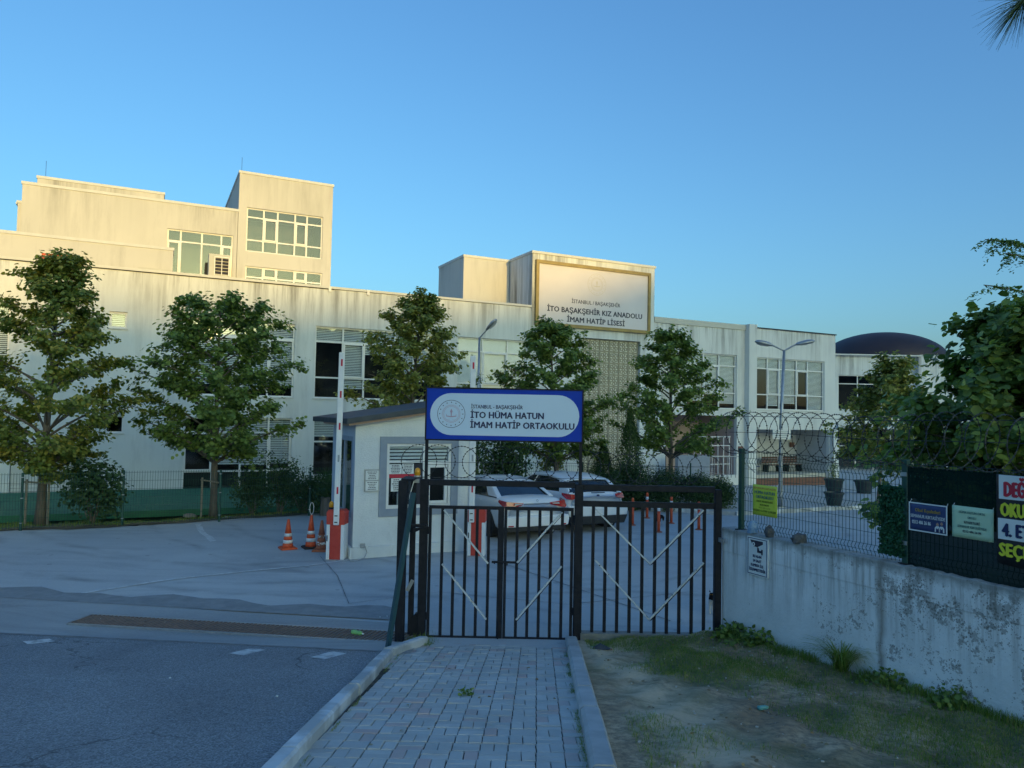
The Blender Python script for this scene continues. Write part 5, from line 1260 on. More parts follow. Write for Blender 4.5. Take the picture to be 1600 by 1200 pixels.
# pine twig close to the lens at the top right corner
pt = thing('pine_tree', 'long-needled pine whose needle tuft hangs into the top right corner', 'tree', (3.52, 3.17, -.63))
tm = MB(); tm.tube([(0,0,-.2),(.05,.1,2.2),(-.05,.2,4.9)], [.14,.12,.08], 10); tm.tube([(0,.2,4.6),(-.4,.28,4.6),(-.85,.32,4.44),(-1.06,.33,4.32)], [.045,.03,.018,.012], 7)
tm.tube([(-.3,.28,4.6),(-.8,.1,4.75),(-1.3,.0,4.72)], [.03,.02,.012], 7)
tm.build('trunk', M_BARK, pt, smooth=True)
nd = MB(); rng = random.Random(12)
for (c, ax, n_, L0) in ((Vector((-1.09,.33,4.28)), Vector((-.55,.0,-.85)), 150, .22), (Vector((-1.30,.0,4.72)), Vector((-.3,0,-1)), 70, .15), (Vector((-.8,.12,4.74)), Vector((-.1,0,-1)), 50, .15), (Vector((-.95,.32,4.42)), Vector((-.6,0,-.3)), 70, .15)):
    ax.normalize()
    for k in range(n_):
        d = (ax + Vector((rng.gauss(0,.42), rng.gauss(0,.42), rng.gauss(0,.42)))).normalized(); L = L0*rng.uniform(.7,1.15)
        s = c - ax*rng.uniform(0,.06); nd.tube([s, s+d*L*.5+Vector((0,0,.004)), s+d*L+Vector((0,0,-.012))], [.0011,.001,.0004], 3, cap=False)
nd.build('needles', L_FAR, pt, kind='stuff')

# ================================================================== shrubs
def bush(name, label, x, y, z, dims, seed, n, leaf, mat, group=None, cat='shrub', shape='ball', asp=1.0, hang=False):
    rr = np.random.default_rng(seed); t = thing(name, label, cat, (x, y, z), 0, group)
    a, b, h = dims; lob = [(rr.uniform(-.5,.5)*a, rr.uniform(-.5,.5)*b, rr.uniform(.35,.8)*h, rr.uniform(.38,.6)) for _ in range(11)]
    tm = MB()
    for (lx, ly, lz, lr) in lob: tm.tube(bez(Vector((lx*.1,ly*.1,-.05)), Vector((lx*.4,ly*.4,lz*.6)), Vector((lx,ly,lz)), 5), [.018,.015,.013,.01,.008,.005], 5, cap=False)
    tm.build('stems', M_BARK, t)
    P_ = []; N2 = []
    for (lx, ly, lz, lr) in lob:
        k = n//len(lob); d = rr.normal(0,1,(k,3)); d /= np.linalg.norm(d,axis=1)[:,None]; r = rr.uniform(.45,1.05,k)[:,None]
        p = np.array([lx,ly,lz]) + d*r*np.array([a,b,h*.9])*lr
        p[:,2] = np.maximum(p[:,2], .02); P_.append(p); N2.append(d*.6+np.array([0,0,.5]))
    leafcloud('foliage', np.concatenate(P_), np.concatenate(N2), leaf, mat, t, seed+1, asp=asp, jit=.5); return t
bush('shrub', 'round broad-leaved shrub behind the mesh fence beside the leftmost tree', -10.75, 19.15, -1.42, (1.0,.7,1.6), 71, 2200, .085, L_FAR)
bush('shrub', 'tall vine-covered shrub behind the parked sedan', -.35, 24.2, -1.42, (1.25,.6,2.5), 72, 5200, .075, L_FAR)
bush('shrub', 'thin upright shrub by the wall left of the lattice screen', 1.5, 27.3, -1.5, (.55,.4,1.9), 79, 1100, .07, L_OLIVE)
for k, (x, y, dx, dy, h, lab) in enumerate([(-7.6,22.0,.9,.5,1.25,'low dark shrub at the left end of the clump by the palm'),(-6.9,22.3,1.0,.6,1.6,'twiggy dark shrub in the middle of the clump by the palm'),(-6.1,22.0,.9,.6,1.3,'dense dark shrub nearest the palm'),(-5.1,22.6,.9,.6,1.2,'dark shrub hugging the back of the guard booth')]):
    bush('shrub', lab, x, y, -1.5, (dx,dy,h), 80+k, 2200, .06, L_FAR, 'dark shrubs beside the palm')
# feathery junipers
for k, (x, y, a, h, lab) in enumerate([(3.0,23.9,.8,1.15,'feathery juniper at the left end behind the hatchback'),(3.9,24.1,.9,1.35,'feathery juniper under the cypress'),(4.9,24.2,.95,1.2,'feathery juniper behind the orange posts'),(5.9,24.3,.9,1.05,'low feathery juniper by the ramp'),(6.8,24.6,.8,1.0,'rightmost feathery juniper near the fence end')]):
    bush('juniper', lab, x, y, -1.42, (a,.7,h), 90+k, 8500, .06, L_FAR, 'feathery junipers behind the parked cars', asp=.5)
def cypress(label, x, y, z, H, R, seed):
    rr = np.random.default_rng(seed); t = thing('cypress', label, 'cypress tree', (x,y,z)); n = 6500
    zz = rr.uniform(.0,1,n)**1.15; r = R*np.where(zz < .35, .75+.25*zz/.35, (1-zz)/.65*1.0+.03)*rr.uniform(.55,1.05,n); a = rr.uniform(0,2*PI,n)
    r *= 1+.18*np.sin(a*3+zz*9)
    P_ = np.stack([r*np.cos(a), r*np.sin(a), zz*H], 1); Nn = np.stack([np.cos(a)*.9, np.sin(a)*.9, np.full(n,.2)], 1)
    MB().tube([(0,0,-.05),(0,0,H*.8)], [.06,.02], 7).build('trunk', M_BARK, t)
    leafcloud('crown', P_, Nn, .07, L_CYP, t, seed+1, asp=.4, jit=.35)
cypress('narrow pointed cypress in front of the lattice screen', 3.95, 24.6, -1.42, 3.30, .62, 101)
cypress('darker shorter cypress just left of the pointed one', 3.15, 25.2, -1.42, 2.2, .55, 102)
# palm
pa = thing('fan_palm', 'small spiky fan palm between the dark shrubs and the booth', 'palm', (-5.35, 21.6, -1.45)); m = MB(); rng = random.Random(6)
MB().tube([(0,0,-.05),(0,0,.55)], [.16,.13], 10).build('trunk', M_BARK, pa)
for k in range(15):
    az = rng.uniform(0,2*PI); el = rng.uniform(.15,1.35); d = Vector((math.cos(az)*math.cos(el), math.sin(az)*math.cos(el), math.sin(el))); c = Vector((0,0,.6))+d*.42
    m = MB(); m.bar((0,0,.55), c, .018); s = d.cross(Vector((0,0,1))).normalized(); u = s.cross(d)
    for q in range(15):
        a = -1.25+2.5*q/14; e = (d*math.cos(a)+s*math.sin(a)); tip = c+e*.62*rng.uniform(.85,1.1)+Vector((0,0,-.10)); w = e.cross(u).normalized()*.016
        m.add([c-w*.3, c+e*.3-w, tip, c+e*.3+w], [(0,1,2,3)])
    m.build('frond', L_FAR, pa)

# ================================================================== left yard: fence, stakes, stones
fl = thing('garden_fence', 'dark green mesh fence with round-topped posts along the planting strip', 'fence')
FP = [(-25,11.6),(-19.5,14.2),(-15.6,16.0),(-11.78,17.97),(-9.9,19.05),(-7.79,20.0),(-5.77,21.45),(-4.2,22.7)]
for (x, y) in FP:
    MB().tube([(x,y,-1.5),(x,y,-.03)], .032, 10).build('fence_post', M_GREENF, fl)
    for z in (-1.25,-.65,-.15): MB().tube([(x,y-.001,z),(x,y-.001,z+.022)], .036, 10).build('clamp', M_GALV, fl)
for (x0,y0),(x1,y1) in zip(FP, FP[1:]):
    m = MB(); L = math.hypot(x1-x0,y1-y0); n = int(L/.06)
    for k in range(n+1):
        x, y = x0+(x1-x0)*k/n, y0+(y1-y0)*k/n; m.bar((x,y,-1.38),(x,y,-.03),.0055)
    for z in fr(-1.34,-.07,.21): m.bar((x0,y0,z),(x1,y1,z),.0065)
    m.build('mesh_panel', M_GREENF, fl)
fb = thing('rear_fence', 'low green mesh fence behind the parked cars', 'fence'); m = MB()
FQ = [(-1.0,26.2),(.55,26.4),(2.6,26.7),(4.6,27.0),(6.6,27.2)]
for (x,y) in FQ: MB().tube([(x,y,-1.6),(x,y,-.05)], .03, 8).build('fence_post', M_GREENF, fb)
for (x0,y0),(x1,y1) in zip(FQ, FQ[1:]):
    for k in range(31):
        x, y = x0+(x1-x0)*k/30, y0+(y1-y0)*k/30; m.bar((x,y,-1.5),(x,y,-.15),.006)
    for z in fr(-1.45,-.2,.2): m.bar((x0,y0,z),(x1,y1,z),.007)
m.build('mesh_panel', M_GREENF, fb)
tg = thing('tree_guard', 'wooden stake frame around the leftmost trunk', 'tree stake', (-12.15, 19.15, -1.45))
for x in (-.30,.28): MB().tube([(x,0,0),(x,0,1.15)], .03, 8).build('stake', M_STAKE, tg)
MB().tube([(-.36,-.02,1.08),(.34,-.02,1.05)], .025, 8).build('crossbar', M_STAKE, tg)
tg = thing('tree_guard', 'single wooden stake with a crossbar beside the dense linden', 'tree stake', (-8.35, 20.85, -1.45))
MB().tube([(-.28,0,0),(-.28,0,1.12)], .03, 8).build('stake', M_STAKE, tg); MB().tube([(-.32,-.02,1.06),(.25,-.02,.98)], .02, 8).build('crossbar', M_STAKE, tg)
def stone(x, y, z, s, seed, lab, mat):
    rr = np.random.default_rng(seed); m = MB(); m.lathe([(.6,0),(1,.25),(.85,.6),(.4,.85),(.05,.92)], 9)
    m.v = [(v[0]*s*(1.4+rr.uniform(-.2,.2)), v[1]*s*(.8+rr.uniform(-.15,.15)), v[2]*s*.55+rr.uniform(-.03,.03)*s) for v in m.v]
    o = m.build('stone', mat, loc=(x,y,z), rot=(0,0,rr.uniform(0,3))); tag(o, lab, 'stone'); return o
M_STONE = pmat('pale_stone', (.24,.22,.18), (.34,.31,.26), 5, .95, bmp=.6)
stone(-9.1, 21.2, -1.50, .22, 1, 'flat pale stone on the dry soil left of the dense linden', M_STONE)
stone(-7.7, 21.3, -1.50, .12, 2, 'small pale stone just right of the dense linden trunk', M_STONE)

# ================================================================== lamps
def lamp_head(t, tip, d, dn):
    L = .62; m = MB(); x = Vector(d).normalized(); s = x.cross(Vector((0,0,1))).normalized(); u = s.cross(x)
    prof_ = [(0,.05,.05),(.12,.10,.08),(.35,.15,.10),(.52,.13,.08),(.62,.04,.04)]; V = []; n = 12
    for (p, w, h) in prof_:
        for k in range(n):
            a = 2*PI*k/n; V.append(Vector(tip)+x*p+s*w*math.cos(a)+u*h*math.sin(a)*(1 if math.sin(a) > 0 else .6))
    F = [(i*n+k, i*n+(k+1)%n, (i+1)*n+(k+1)%n, (i+1)*n+k) for i in range(len(prof_)-1) for k in range(n)]+[tuple(range(n))[::-1], tuple(range((len(prof_)-1)*n, len(prof_)*n))]
    o = m.add(V, F).build('lamp_head', M_GALV, t, smooth=True)
    g_ = MB(); V = []
    for (p, w, h) in ((.14,.08,.058),(.35,.12,.075),(.54,.09,.055)):
        for q in (-1, 1): V.append(Vector(tip)+x*p+s*w*q-u*h)
    g_.add(V, [(0,1,3,2),(2,3,5,4)]).build('lens', M_LAMP, o)
t = thing('street_lamp', 'double-armed grey street lamp with a pale notice board on its pole', 'street lamp', (9.08, 24.95, -1.33))
MB().tube([(0,0,0),(0,0,.5),(0,0,2.5),(.10,0,5.28)], [.075,.07,.06,.045], 10).build('pole', M_GALV, t, smooth=True); MB().box(-.13,.13,-.13,.13,-.01,.03).build('base_plate', M_GALV, t)
for sx, ez in ((-1,5.45),(1,5.50)): MB().tube([(.10,0,5.26),(.10+sx*.42,-.02,ez-.0)], .028, 8).build('arm', M_GALV, t); lamp_head(t, (.10+sx*.40,-.02,ez-.02), (sx*1,-.10,.20), 0)
bx = MB().box(-.31,.29,-.115,-.085,2.28,2.60).build('notice_board', pmat('board_cream', (.86,.84,.76), rough=.5), t)
ln = MB()
for k in range(4): ln.box(-.24, .22-.08*(k % 2), -.118, -.1155, 2.52-k*.06, 2.535-k*.06)
ln.build('printed_lines', M_GREYL, bx, kind='stuff')
t = thing('street_lamp', 'single visible street lamp head behind the blue sign, dark against the facade', 'street lamp', (-1.36, 30.0, -1.42))
MB().tube([(0,0,0),(0,0,3.5),(.0,0,6.12)], [.075,.06,.045], 10).build('pole', M_GALV, t, smooth=True); MB().tube([(0,0,6.10),(.32,-.1,6.45)], .028, 8).build('arm', M_GALV, t); lamp_head(t, (.28,-.09,6.42), (.55,-.25,.55), 0)

# ================================================================== courtyard things
def pot(lab, x, y, z, s, plant=False):
    t = thing('planter_pot', lab, 'planter', (x, y, z), 0, 'black plastic planter pots in the courtyard')
    MB().lathe([(.23*s,0),(.32*s,.42*s),(.35*s,.42*s),(.35*s,.48*s),(.31*s,.48*s),(.30*s,.43*s)], 18).build('pot', M_POT, t, smooth=False)
    MB().lathe([(.29*s,.40*s),(.0,.42*s)], 14).build('earth', M_SOIL, t)
    if plant:
        rr = np.random.default_rng(9); n = 220; P_ = np.stack([rr.normal(0,.09,n), rr.normal(0,.09,n), rr.uniform(.45,1.05,n)*s], 1); leafcloud('plant', P_, np.tile([0,0,1.],(n,1)), .06, L_OLIVE, t, 3, jit=.8)
pot('upper of the two large black pots near the white pillar, holding a thin plant', 15.69, 36.0, zyard(15.69,36.0)+.1, 1.35, True)
pot('nearer empty black pot, lower of the pair seen one above the other', 11.4, 26.15, zyard(11.4,26.15)+.1, .98)
pot('single black pot right of the stacked pair', 16.81, 35.3, zyard(16.81,35.3)+.1, 1.3)
def onschool(u, v, z): 
    p = Vector((0,36,0)) + A*u + N*v; return (p.x, p.y, z)
ch = thing('chair', 'small blue-backed chair on the colonnade step', 'chair', onschool(16.6,1.0,-1.65), TH)
MB().box(-.28,.28,-.25,.25,.42,.46).build('seat', M_CHAIR, ch); MB().box(-.28,.28,.22,.26,.50,1.0).build('backrest', M_CHAIR, ch)
for a, b in ((-.25,-.22),(.25,-.22),(-.25,.22),(.25,.22)): MB().bar((a,b,0),(a,b,.42),.03).build('leg', M_BLACKRUB, ch)
for k, (u, lab) in enumerate([(19.05,'dark wooden bench at the left of the colonnade wall'),(20.75,'dark wooden bench at the right of the colonnade wall')]):
    bn_ = thing('bench', lab, 'bench', onschool(u,1.9,-1.65), TH, 'wooden benches in the colonnade')
    for q in range(3): MB().box(-.65,.65,-.25+q*.14,-.25+q*.14+.12,.42,.45).build('seat_slat', M_BENCH, bn_)
    for q in range(3): MB().box(-.65,.65,.20,.23,.52+q*.14,.52+q*.14+.12).build('back_slat', M_BENCH, bn_)
    for s in (-1,1): MB().box(s*.55-.03,s*.55+.03,-.25,.22,0,.42).build('leg', M_BLACKRUB, bn_)

# ================================================================== parked cars
M_CARW = pmat('car_white', (.80,.81,.82), (.82,.83,.84), 1, .35, coat=.5)
M_CARBLK = pmat('car_black_trim', (.02,.022,.025), rough=.55)
M_TAIL = pmat('tail_lamp', (.42,.010,.014), (.50,.02,.02), 20, .15, coat=1)
M_TAILW = pmat('tail_lamp_clear', (.55,.50,.50), rough=.12, coat=1)
M_CHROME = pmat('chrome', (.75,.76,.78), rough=.12, metal=1)
M_TYRE = pmat('tyre', (.018,.018,.02), (.03,.03,.03), 12, .85)
M_RIM = pmat('wheel_rim', (.28,.29,.31), rough=.35, metal=.8)
M_PLATE = pmat('plate_white', (.70,.72,.74), rough=.4)
def loft(secs):
    m = MB(); n = len(secs[0][1]); V = []
    for y, pts in secs:
        for x, z in pts: V.append((x, y, z))
        for x, z in reversed(pts[1:-1]): V.append((-x, y, z))
    k = n*2-2; F = []
    for i in range(len(secs)-1):
        for q in range(k): F.append((i*k+q, i*k+(q+1)%k, (i+1)*k+(q+1)%k, (i+1)*k+q))
    F += [tuple(range(k)), tuple(range((len(secs)-1)*k, len(secs)*k))[::-1]]
    return m.add(V, F)
def car(name, label, rear, hatch):
    L, W, H = (4.62, 1.77, 1.37) if not hatch else (4.36, 1.83, 1.42)
    w = W/2; t = thing(name, label, 'car', rear, TH, 'white cars parked in the yard')
    if not hatch:
        S_ = [(0,.42,.78,.80,.90),(.06,.30,.98,.93,.95),(.45,.20,1.01,.99,.99),(1.0,.19,1.02,1.0,1.0),(2.3,.18,.95,1.0,1.0),(3.4,.19,.93,.985,1.0),(4.1,.22,.84,.93,.96),(4.5,.30,.70,.80,.88),(4.62,.40,.60,.66,.7)]
        gh = [(.62,1.0,.0),(1.30,1.30,.0),(2.0,1.37,0),(2.7,1.34,0),(3.45,.96,0)]
    else:
        S_ = [(0,.46,.90,.84,.93),(.05,.36,1.02,.95,.97),(.35,.24,1.06,.99,.99),(1.0,.20,1.04,1.0,1.0),(2.2,.20,.99,1.0,1.0),(3.2,.20,.95,.985,1.0),(3.9,.24,.88,.93,.96),(4.25,.32,.74,.80,.88),(4.36,.42,.62,.66,.7)]
        gh = [(.12,1.05,0),(.58,1.34,0),(1.4,1.42,0),(2.3,1.39,0),(3.15,1.0,0)]
    secs = []
    for (y, zb, zt, wf_, _) in S_:
        ww = w*wf_; secs.append((y, [(0,zb),(ww*.80,zb),(ww*.95,zb+.05),(ww,zb+(zt-zb)*.35),(ww,zb+(zt-zb)*.62),(ww*.965,zt-.09),(ww*.90,zt-.02),(ww*.60,zt+.012),(0,zt+.02)]))
    body = loft(secs).build('body', M_CARW, t, smooth=True)
    m_ = body.modifiers.new('s','SUBSURF'); m_.levels = 1; m_.render_levels = 1
    # greenhouse core (glass) and painted roof and pillars
    def ghsec(z): 
        f_ = (z-.97)/(H-.97); return w*(.90-.20*max(0,f_))
    secs = []
    for (y, z, _) in gh:
        zt = max(z, 1.0); secs.append((y, [(0,.90),(w*.88,.90),(ghsec(.97),.97 if zt > 1.0 else .955),(ghsec(zt)-.0,zt-.05 if zt > 1.1 else zt-.03),(ghsec(zt)*.93,zt-.012),(0,zt+.01)]))
    loft(secs).build('glasshouse', M_CARGL, t, smooth=False)
    r = MB(); V = []; ii = gh[1:4]
    for (y, z, _) in [(gh[1][0]-.10, gh[1][1]-.045, 0)]+list(ii)+[(gh[3][0]+.12, gh[3][1]-.07, 0)]:
        g_ = ghsec(z); V += [(-g_-.012,y,z-.07),(-g_*.95,y,z+.0),(-g_*.5,y,z+.022),(g_*.5,y,z+.022),(g_*.95,y,z+.0),(g_+.012,y,z-.07)]
    F = [(i*6+q, i*6+q+1, (i+1)*6+q+1, (i+1)*6+q) for i in range(4) for q in range(5)]
    o = r.add(V, F).build('roof', M_CARW, t, smooth=True); md = o.modifiers.new('thick','SOLIDIFY'); md.thickness = .015; md.offset = -1
    for s in (-1, 1):
        y0, z0_ = gh[0][0], gh[0][1]; y1, z1_ = gh[1][0], gh[1][1]
        for poly in ([(s*(ghsec(1.0)+.008),y0-.04,.99),(s*(ghsec(1.0)+.008),y0+.42,.99),(s*(ghsec(z1_)+.008),y1+.18,z1_-.05),(s*(ghsec(z1_)+.008),y1-.08,z1_-.05)],
                     [(s*(ghsec(1.0)-.0),y0-.06,.98),(s*(ghsec(1.0)-.13),y0-.045,1.0),(s*(ghsec(z1_)-.10),y1-.07,z1_-.03),(s*(ghsec(z1_)+.0),y1-.07,z1_-.04)]):
            o = MB().add(poly, [(0,1,2,3)]).build('pillar', M_CARW, t); md = o.modifiers.new('thick','SOLIDIFY'); md.thickness = .02
        MB().bar((s*(ghsec(.98)+.01),2.15,.97),(s*(ghsec(1.32)+.005),2.0,1.33),.05,.02).build('pillar', M_CARW, t)
        MB().bar((s*(ghsec(.98)+.0),3.35 if not hatch else 3.05,.98),(s*(ghsec(1.38)),2.74 if not hatch else 2.35,1.34),.06,.05).build('pillar', M_CARW, t)
    # wheels
    for s in (-1,1):
        for y in (.92 if not hatch else .80, 3.58 if not hatch else 3.40):
            wh = MB(); 
            def disc(mb, r0, r1, x0, x1, n=24):
                b = len(mb.v)
                for (r_, x) in ((r0,x0),(r1,x0),(r1,x1),(r0,x1)):
                    for k in range(n): q = 2*PI*k/n; mb.v.append((x, y+r_*math.cos(q), .32+r_*math.sin(q)))
                for i in range(4):
                    for k in range(n): mb.f.append((b+i*n+k, b+i*n+(k+1)%n, b+((i+1)%4)*n+(k+1)%n, b+((i+1)%4)*n+k))
            disc(wh, .20, .32, s*(w-.20), s*(w+.005)); wo2 = wh.build('wheel', M_TYRE, t)
            rm_ = MB(); disc(rm_, .02, .06, s*(w-.05), s*(w-.005), 12); disc(rm_, .185, .21, s*(w-.16), s*(w-.003))
            for k in range(5):
                q = 2*PI*k/5; rm_.bar((s*(w-.02), y+.04*math.cos(q), .32+.04*math.sin(q)), (s*(w-.02), y+.19*math.cos(q), .32+.19*math.sin(q)), .03, .05)
            rm_.build('rim', M_RIM, wo2)
            aw = MB(); disc(aw, .0, .375, s*(w-.24), s*(w+.0015)); aw.build('wheel_arch', M_CARBLK, t)
    # rear end
    yb = -.035
    if not hatch:
        for s in (-1,1):
            tl = MB(); V = [(s*.50,yb+.00,.915),(s*.50,yb,.855),(s*.86,yb+.03,.79),(s*.885,.26,.86),(s*.87,.34,.955),(s*.84,yb+.05,.955)]
            tl.add([(s*.36,yb-.005,.90),(s*.40,yb-.005,.85),(s*.80,yb+.0,.765),(s*.86,yb+.04,.80),(s*.87,.32,.91),(s*.86,.30,.965),(s*.80,yb+.03,.945)], [(0,1,2,6),(2,3,5,6),(3,4,5)])
            if s > 0: tl.f = [f[::-1] for f in tl.f]
            o = tl.build('tail_lamp', M_TAIL, t); md = o.modifiers.new('thick','SOLIDIFY'); md.thickness = .03; md.offset = 1
            c_ = MB().add([(s*.40,yb-.045,.893),(s*.43,yb-.045,.872),(s*.62,yb-.042,.862),(s*.60,yb-.042,.905)], [(0,1,2,3)]).build('clear_lens', M_TAILW, o)
        MB().box(-.36,.36,yb-.028,yb+.0,.858,.895).build('chrome_strip', M_CHROME, t)
        bmp = MB(); bmp.prism([(-.86,.34),(.86,.34),(.89,.48),(.88,.60),(-.88,.60),(-.89,.48)], -.11, .12); o = bmp.build('bumper', M_CARW, t); bevel(o, .035, 2)
        MB().box(-.80,.80,-.085,.1,.24,.335).build('lower_valance', M_CARBLK, t)
        for s in (-1,1): MB().box(s*.72-.07,s*.72+.07,-.118,-.108,.36,.39).build('reflector', M_TAIL, t)
        e_ = MB(); ring(e_, 0, .955, .022, .030, yb-.03, yb-.02, 16); e_.build('badge', M_CHROME, t)
    else:
        for s in (-1,1):
            tl = MB(); tl.add([(s*.56,yb-.01,.985),(s*.58,yb-.01,.90),(s*.80,yb+.00,.86),(s*.90,yb+.08,.875),(s*.905,.28,.95),(s*.90,.30,1.01),(s*.80,yb+.03,1.0)], [(0,1,2,6),(2,3,5,6),(3,4,5)])
            if s > 0: tl.f = [f[::-1] for f in tl.f]
            o = tl.build('tail_lamp', M_TAIL, t); md = o.modifiers.new('thick','SOLIDIFY'); md.thickness = .03; md.offset = 1
        MB().box(-.20,.20,yb-.03,yb-.0,1.015,1.035).build('boot_handle', M_CARBLK, t)
        e_ = MB(); ring(e_, 0, .955, .0, .045, yb-.03, yb-.018, 18); e_.v = [(x, y, .955+(z-.955)*.5) for x, y, z in e_.v]; e_.build('badge', M_NAVY, t)
        bmp = MB(); bmp.prism([(-.88,.42),(.88,.42),(.915,.56),(.90,.70),(-.90,.70),(-.915,.56)], -.12, .12); o = bmp.build('bumper', M_CARW, t); bevel(o, .035, 2)
        bmp = MB(); bmp.prism([(-.80,.22),(.80,.22),(.90,.43),(-.90,.43)], -.135, .16); o = bmp.build('lower_bumper', M_CARBLK, t); bevel(o, .02)
        pl_ = MB().box(-.26,.26,yb-.10,yb-.088,.50,.61).build('number_plate', M_PLATE, t)
        for s in (-1,1): MB().box(s*(w+.0),s*(w+.015),.4,3.8,.20,.36).build('sill_cladding', M_CARBLK, t)
    # side glass line, mirror, rear glass frame, exhaust
    for s in (-1,1):
        MB().box(s*(w+.02)-.09, s*(w+.02)+.09, 2.95 if not hatch else 2.65, 3.10 if not hatch else 2.80, .98, 1.12).build('wing_mirror', M_CARW, t)
        MB().bar((s*(w-.005),1.35,.86),(s*(w-.005),1.52,.86),.02,.02).build('door_handle', M_CARW, t)
        MB().bar((s*(w-.0),2.35,.85),(s*(w-.0),2.52,.85),.02,.02).build('door_handle', M_CARW, t)
    MB().tube([(.45,-.06,.22),(.45,.1,.22)], .03, 10).build('exhaust', M_GALV, t)
    return t
M_CARGL = pmat('car_window', (.012,.020,.028), rough=.06, spec=.8)
def pos(x, y, u): return (x+A.x*u, y+A.y*u, -1.42)
car('sedan_car', 'white four-door saloon parked nearest the booth with a chrome strip between its lamps', pos(-.154,17.675,.885), False)
car('hatchback_car', 'white high hatchback with a black lower bumper parked right of the saloon', pos(1.48,19.15,.90), True)

# ================================================================== cats
def skin(name, verts, edges, radii, mat, parent, sub=2, root=0):
    me = bpy.data.meshes.new(name); me.from_pydata(verts, edges, []); o = bpy.data.objects.new(name, me); COL.objects.link(o)
    sk = o.modifiers.new('skin','SKIN'); sk.use_smooth_shade = True
    for i, r in enumerate(radii):
        me.skin_vertices[0].data[i].radius = (r, r)
    me.skin_vertices[0].data[root].use_root = True
    ss = o.modifiers.new('sub','SUBSURF'); ss.levels = sub; ss.render_levels = sub
    dg = bpy.context.evaluated_depsgraph_get(); dg.update(); nm = bpy.data.meshes.new_from_object(o.evaluated_get(dg)); bpy.data.objects.remove(o)
    nm.name = name; nm.polygons.foreach_set('use_smooth', [True]*len(nm.polygons)); return link(name, nm, mat, parent)
def m_cat(name, split):
    m = bpy.data.materials.new(name); nt, p, o = nodes(m); v = coord(nt, 'Object'); x = N_(nt, 'ShaderNodeSeparateXYZ'); nt.links.new(v, x.inputs[0])
    f = math_(nt, 'GREATER_THAN', math_(nt, 'ADD', x.outputs[2], math_(nt, 'MULTIPLY', math_(nt, 'SUBTRACT', noise(nt, v, 9, 2), .5), .10)), split)
    nt.links.new(mix(nt, f, (.55,.54,.52), (.013,.013,.015)), p.inputs['Base Color']); p.inputs['Roughness'].default_value = .95; p.inputs['Specular IOR Level'].default_value = .1; return m
def cat(label, loc, rz, white_to, s=1.0):
    t = thing('cat', label, 'cat', loc, rz)
    # standing cat, head to -x : pelvis, spine, chest, neck, head, muzzle ; legs with hock ; tail
    V = [(.17,0,.235),(.06,0,.245),(-.06,0,.235),(-.14,0,.245),(-.20,0,.300),(-.235,0,.325),(-.275,0,.312),
         (.16,.045,.18),(.135,.05,.125),(.185,.05,.075),(.165,.05,.012),(.14,.05,.010),
         (.16,-.045,.18),(.135,-.05,.125),(.185,-.05,.075),(.165,-.05,.012),(.14,-.05,.010),
         (-.13,.04,.18),(-.125,.04,.10),(-.13,.04,.012),(-.155,.04,.010),
         (-.12,-.04,.18),(-.115,-.04,.10),(-.12,-.04,.012),(-.145,-.04,.010),
         (.23,0,.24),(.31,0,.20),(.37,0,.17),(.42,.01,.19)]
    E = [(0,1),(1,2),(2,3),(3,4),(4,5),(5,6),(0,7),(7,8),(8,9),(9,10),(10,11),(0,12),(12,13),(13,14),(14,15),(15,16),(3,17),(17,18),(18,19),(19,20),(3,21),(21,22),(22,23),(23,24),(0,25),(25,26),(26,27),(27,28)]
    R = [.058,.06,.062,.055,.038,.045,.020, .038,.024,.014,.013,.013,.038,.024,.014,.013,.013,.028,.018,.014,.014,.028,.018,.014,.014,.020,.014,.012,.009]
    V = [(x*s,y*s,z*s) for x,y,z in V]; R = [r*s for r in R]
    skin('body', V, E, R, m_cat('cat_coat', white_to), t)
    for q in (-1,1):
        m = MB(); m.add([(-.232*s,q*.012*s,.358*s),(-.225*s,q*.038*s,.352*s),(-.222*s,q*.030*s,.392*s),(-.212*s,q*.025*s,.355*s)], [(0,1,2),(1,3,2),(3,0,2),(0,3,1)]); m.build('ear', M_FURB, t)
        MB().lathe([(.001,-.006),(.006,0),(.001,.006)], 8, (-.268*s,q*.016*s,.330*s)).build('eye', M_AMBER, t)
cat('black and white cat peering round the right gate post', (3.34, 12.12, -1.53), 1.15, .245, 1.05)
cat('small black cat with white legs by the foot of an orange post', (4.25, 21.0, -1.417), math.radians(60), .10, .95)

# ================================================================== verge growth and litter
rr = np.random.default_rng(44)
def blades(name, pts, h, w, mat, seed, kind='stuff', lean=.5, label=None):
    rr = np.random.default_rng(seed); n = len(pts); P = np.asarray(pts, float); a = rr.uniform(0,2*PI,n); H = h*rr.uniform(.45,1.2,n); ln = rr.uniform(.1,1,n)*lean
    d = np.stack([np.cos(a),np.sin(a),np.zeros(n)],1); s = np.stack([-np.sin(a),np.cos(a),np.zeros(n)],1)*w/2
    mid = P + d*(H*ln*.35)[:,None]; mid[:,2] += H*.6; tip = P + d*(H*ln)[:,None]; tip[:,2] += H*(1-.25*ln)
    V = np.stack([P-s, P+s, mid+s*.75, mid-s*.75, tip+s*.12, tip-s*.12], 1); base = (np.arange(n)*6)[:,None]
    Q = np.concatenate([base+np.array([0,1,2,3]), base+np.array([3,2,4,5])],0)
    o = link(name, npmesh(name, V.reshape(-1,3), Q), mat); o['kind'] = kind; return o
def vnoise(X, Y):
    return (math.sin(X*1.9+Y*1.1)+math.sin(X*.8-Y*2.3+1)+math.sin(X*3.7+Y*3.1+2)*.6)/2.6
pts = []
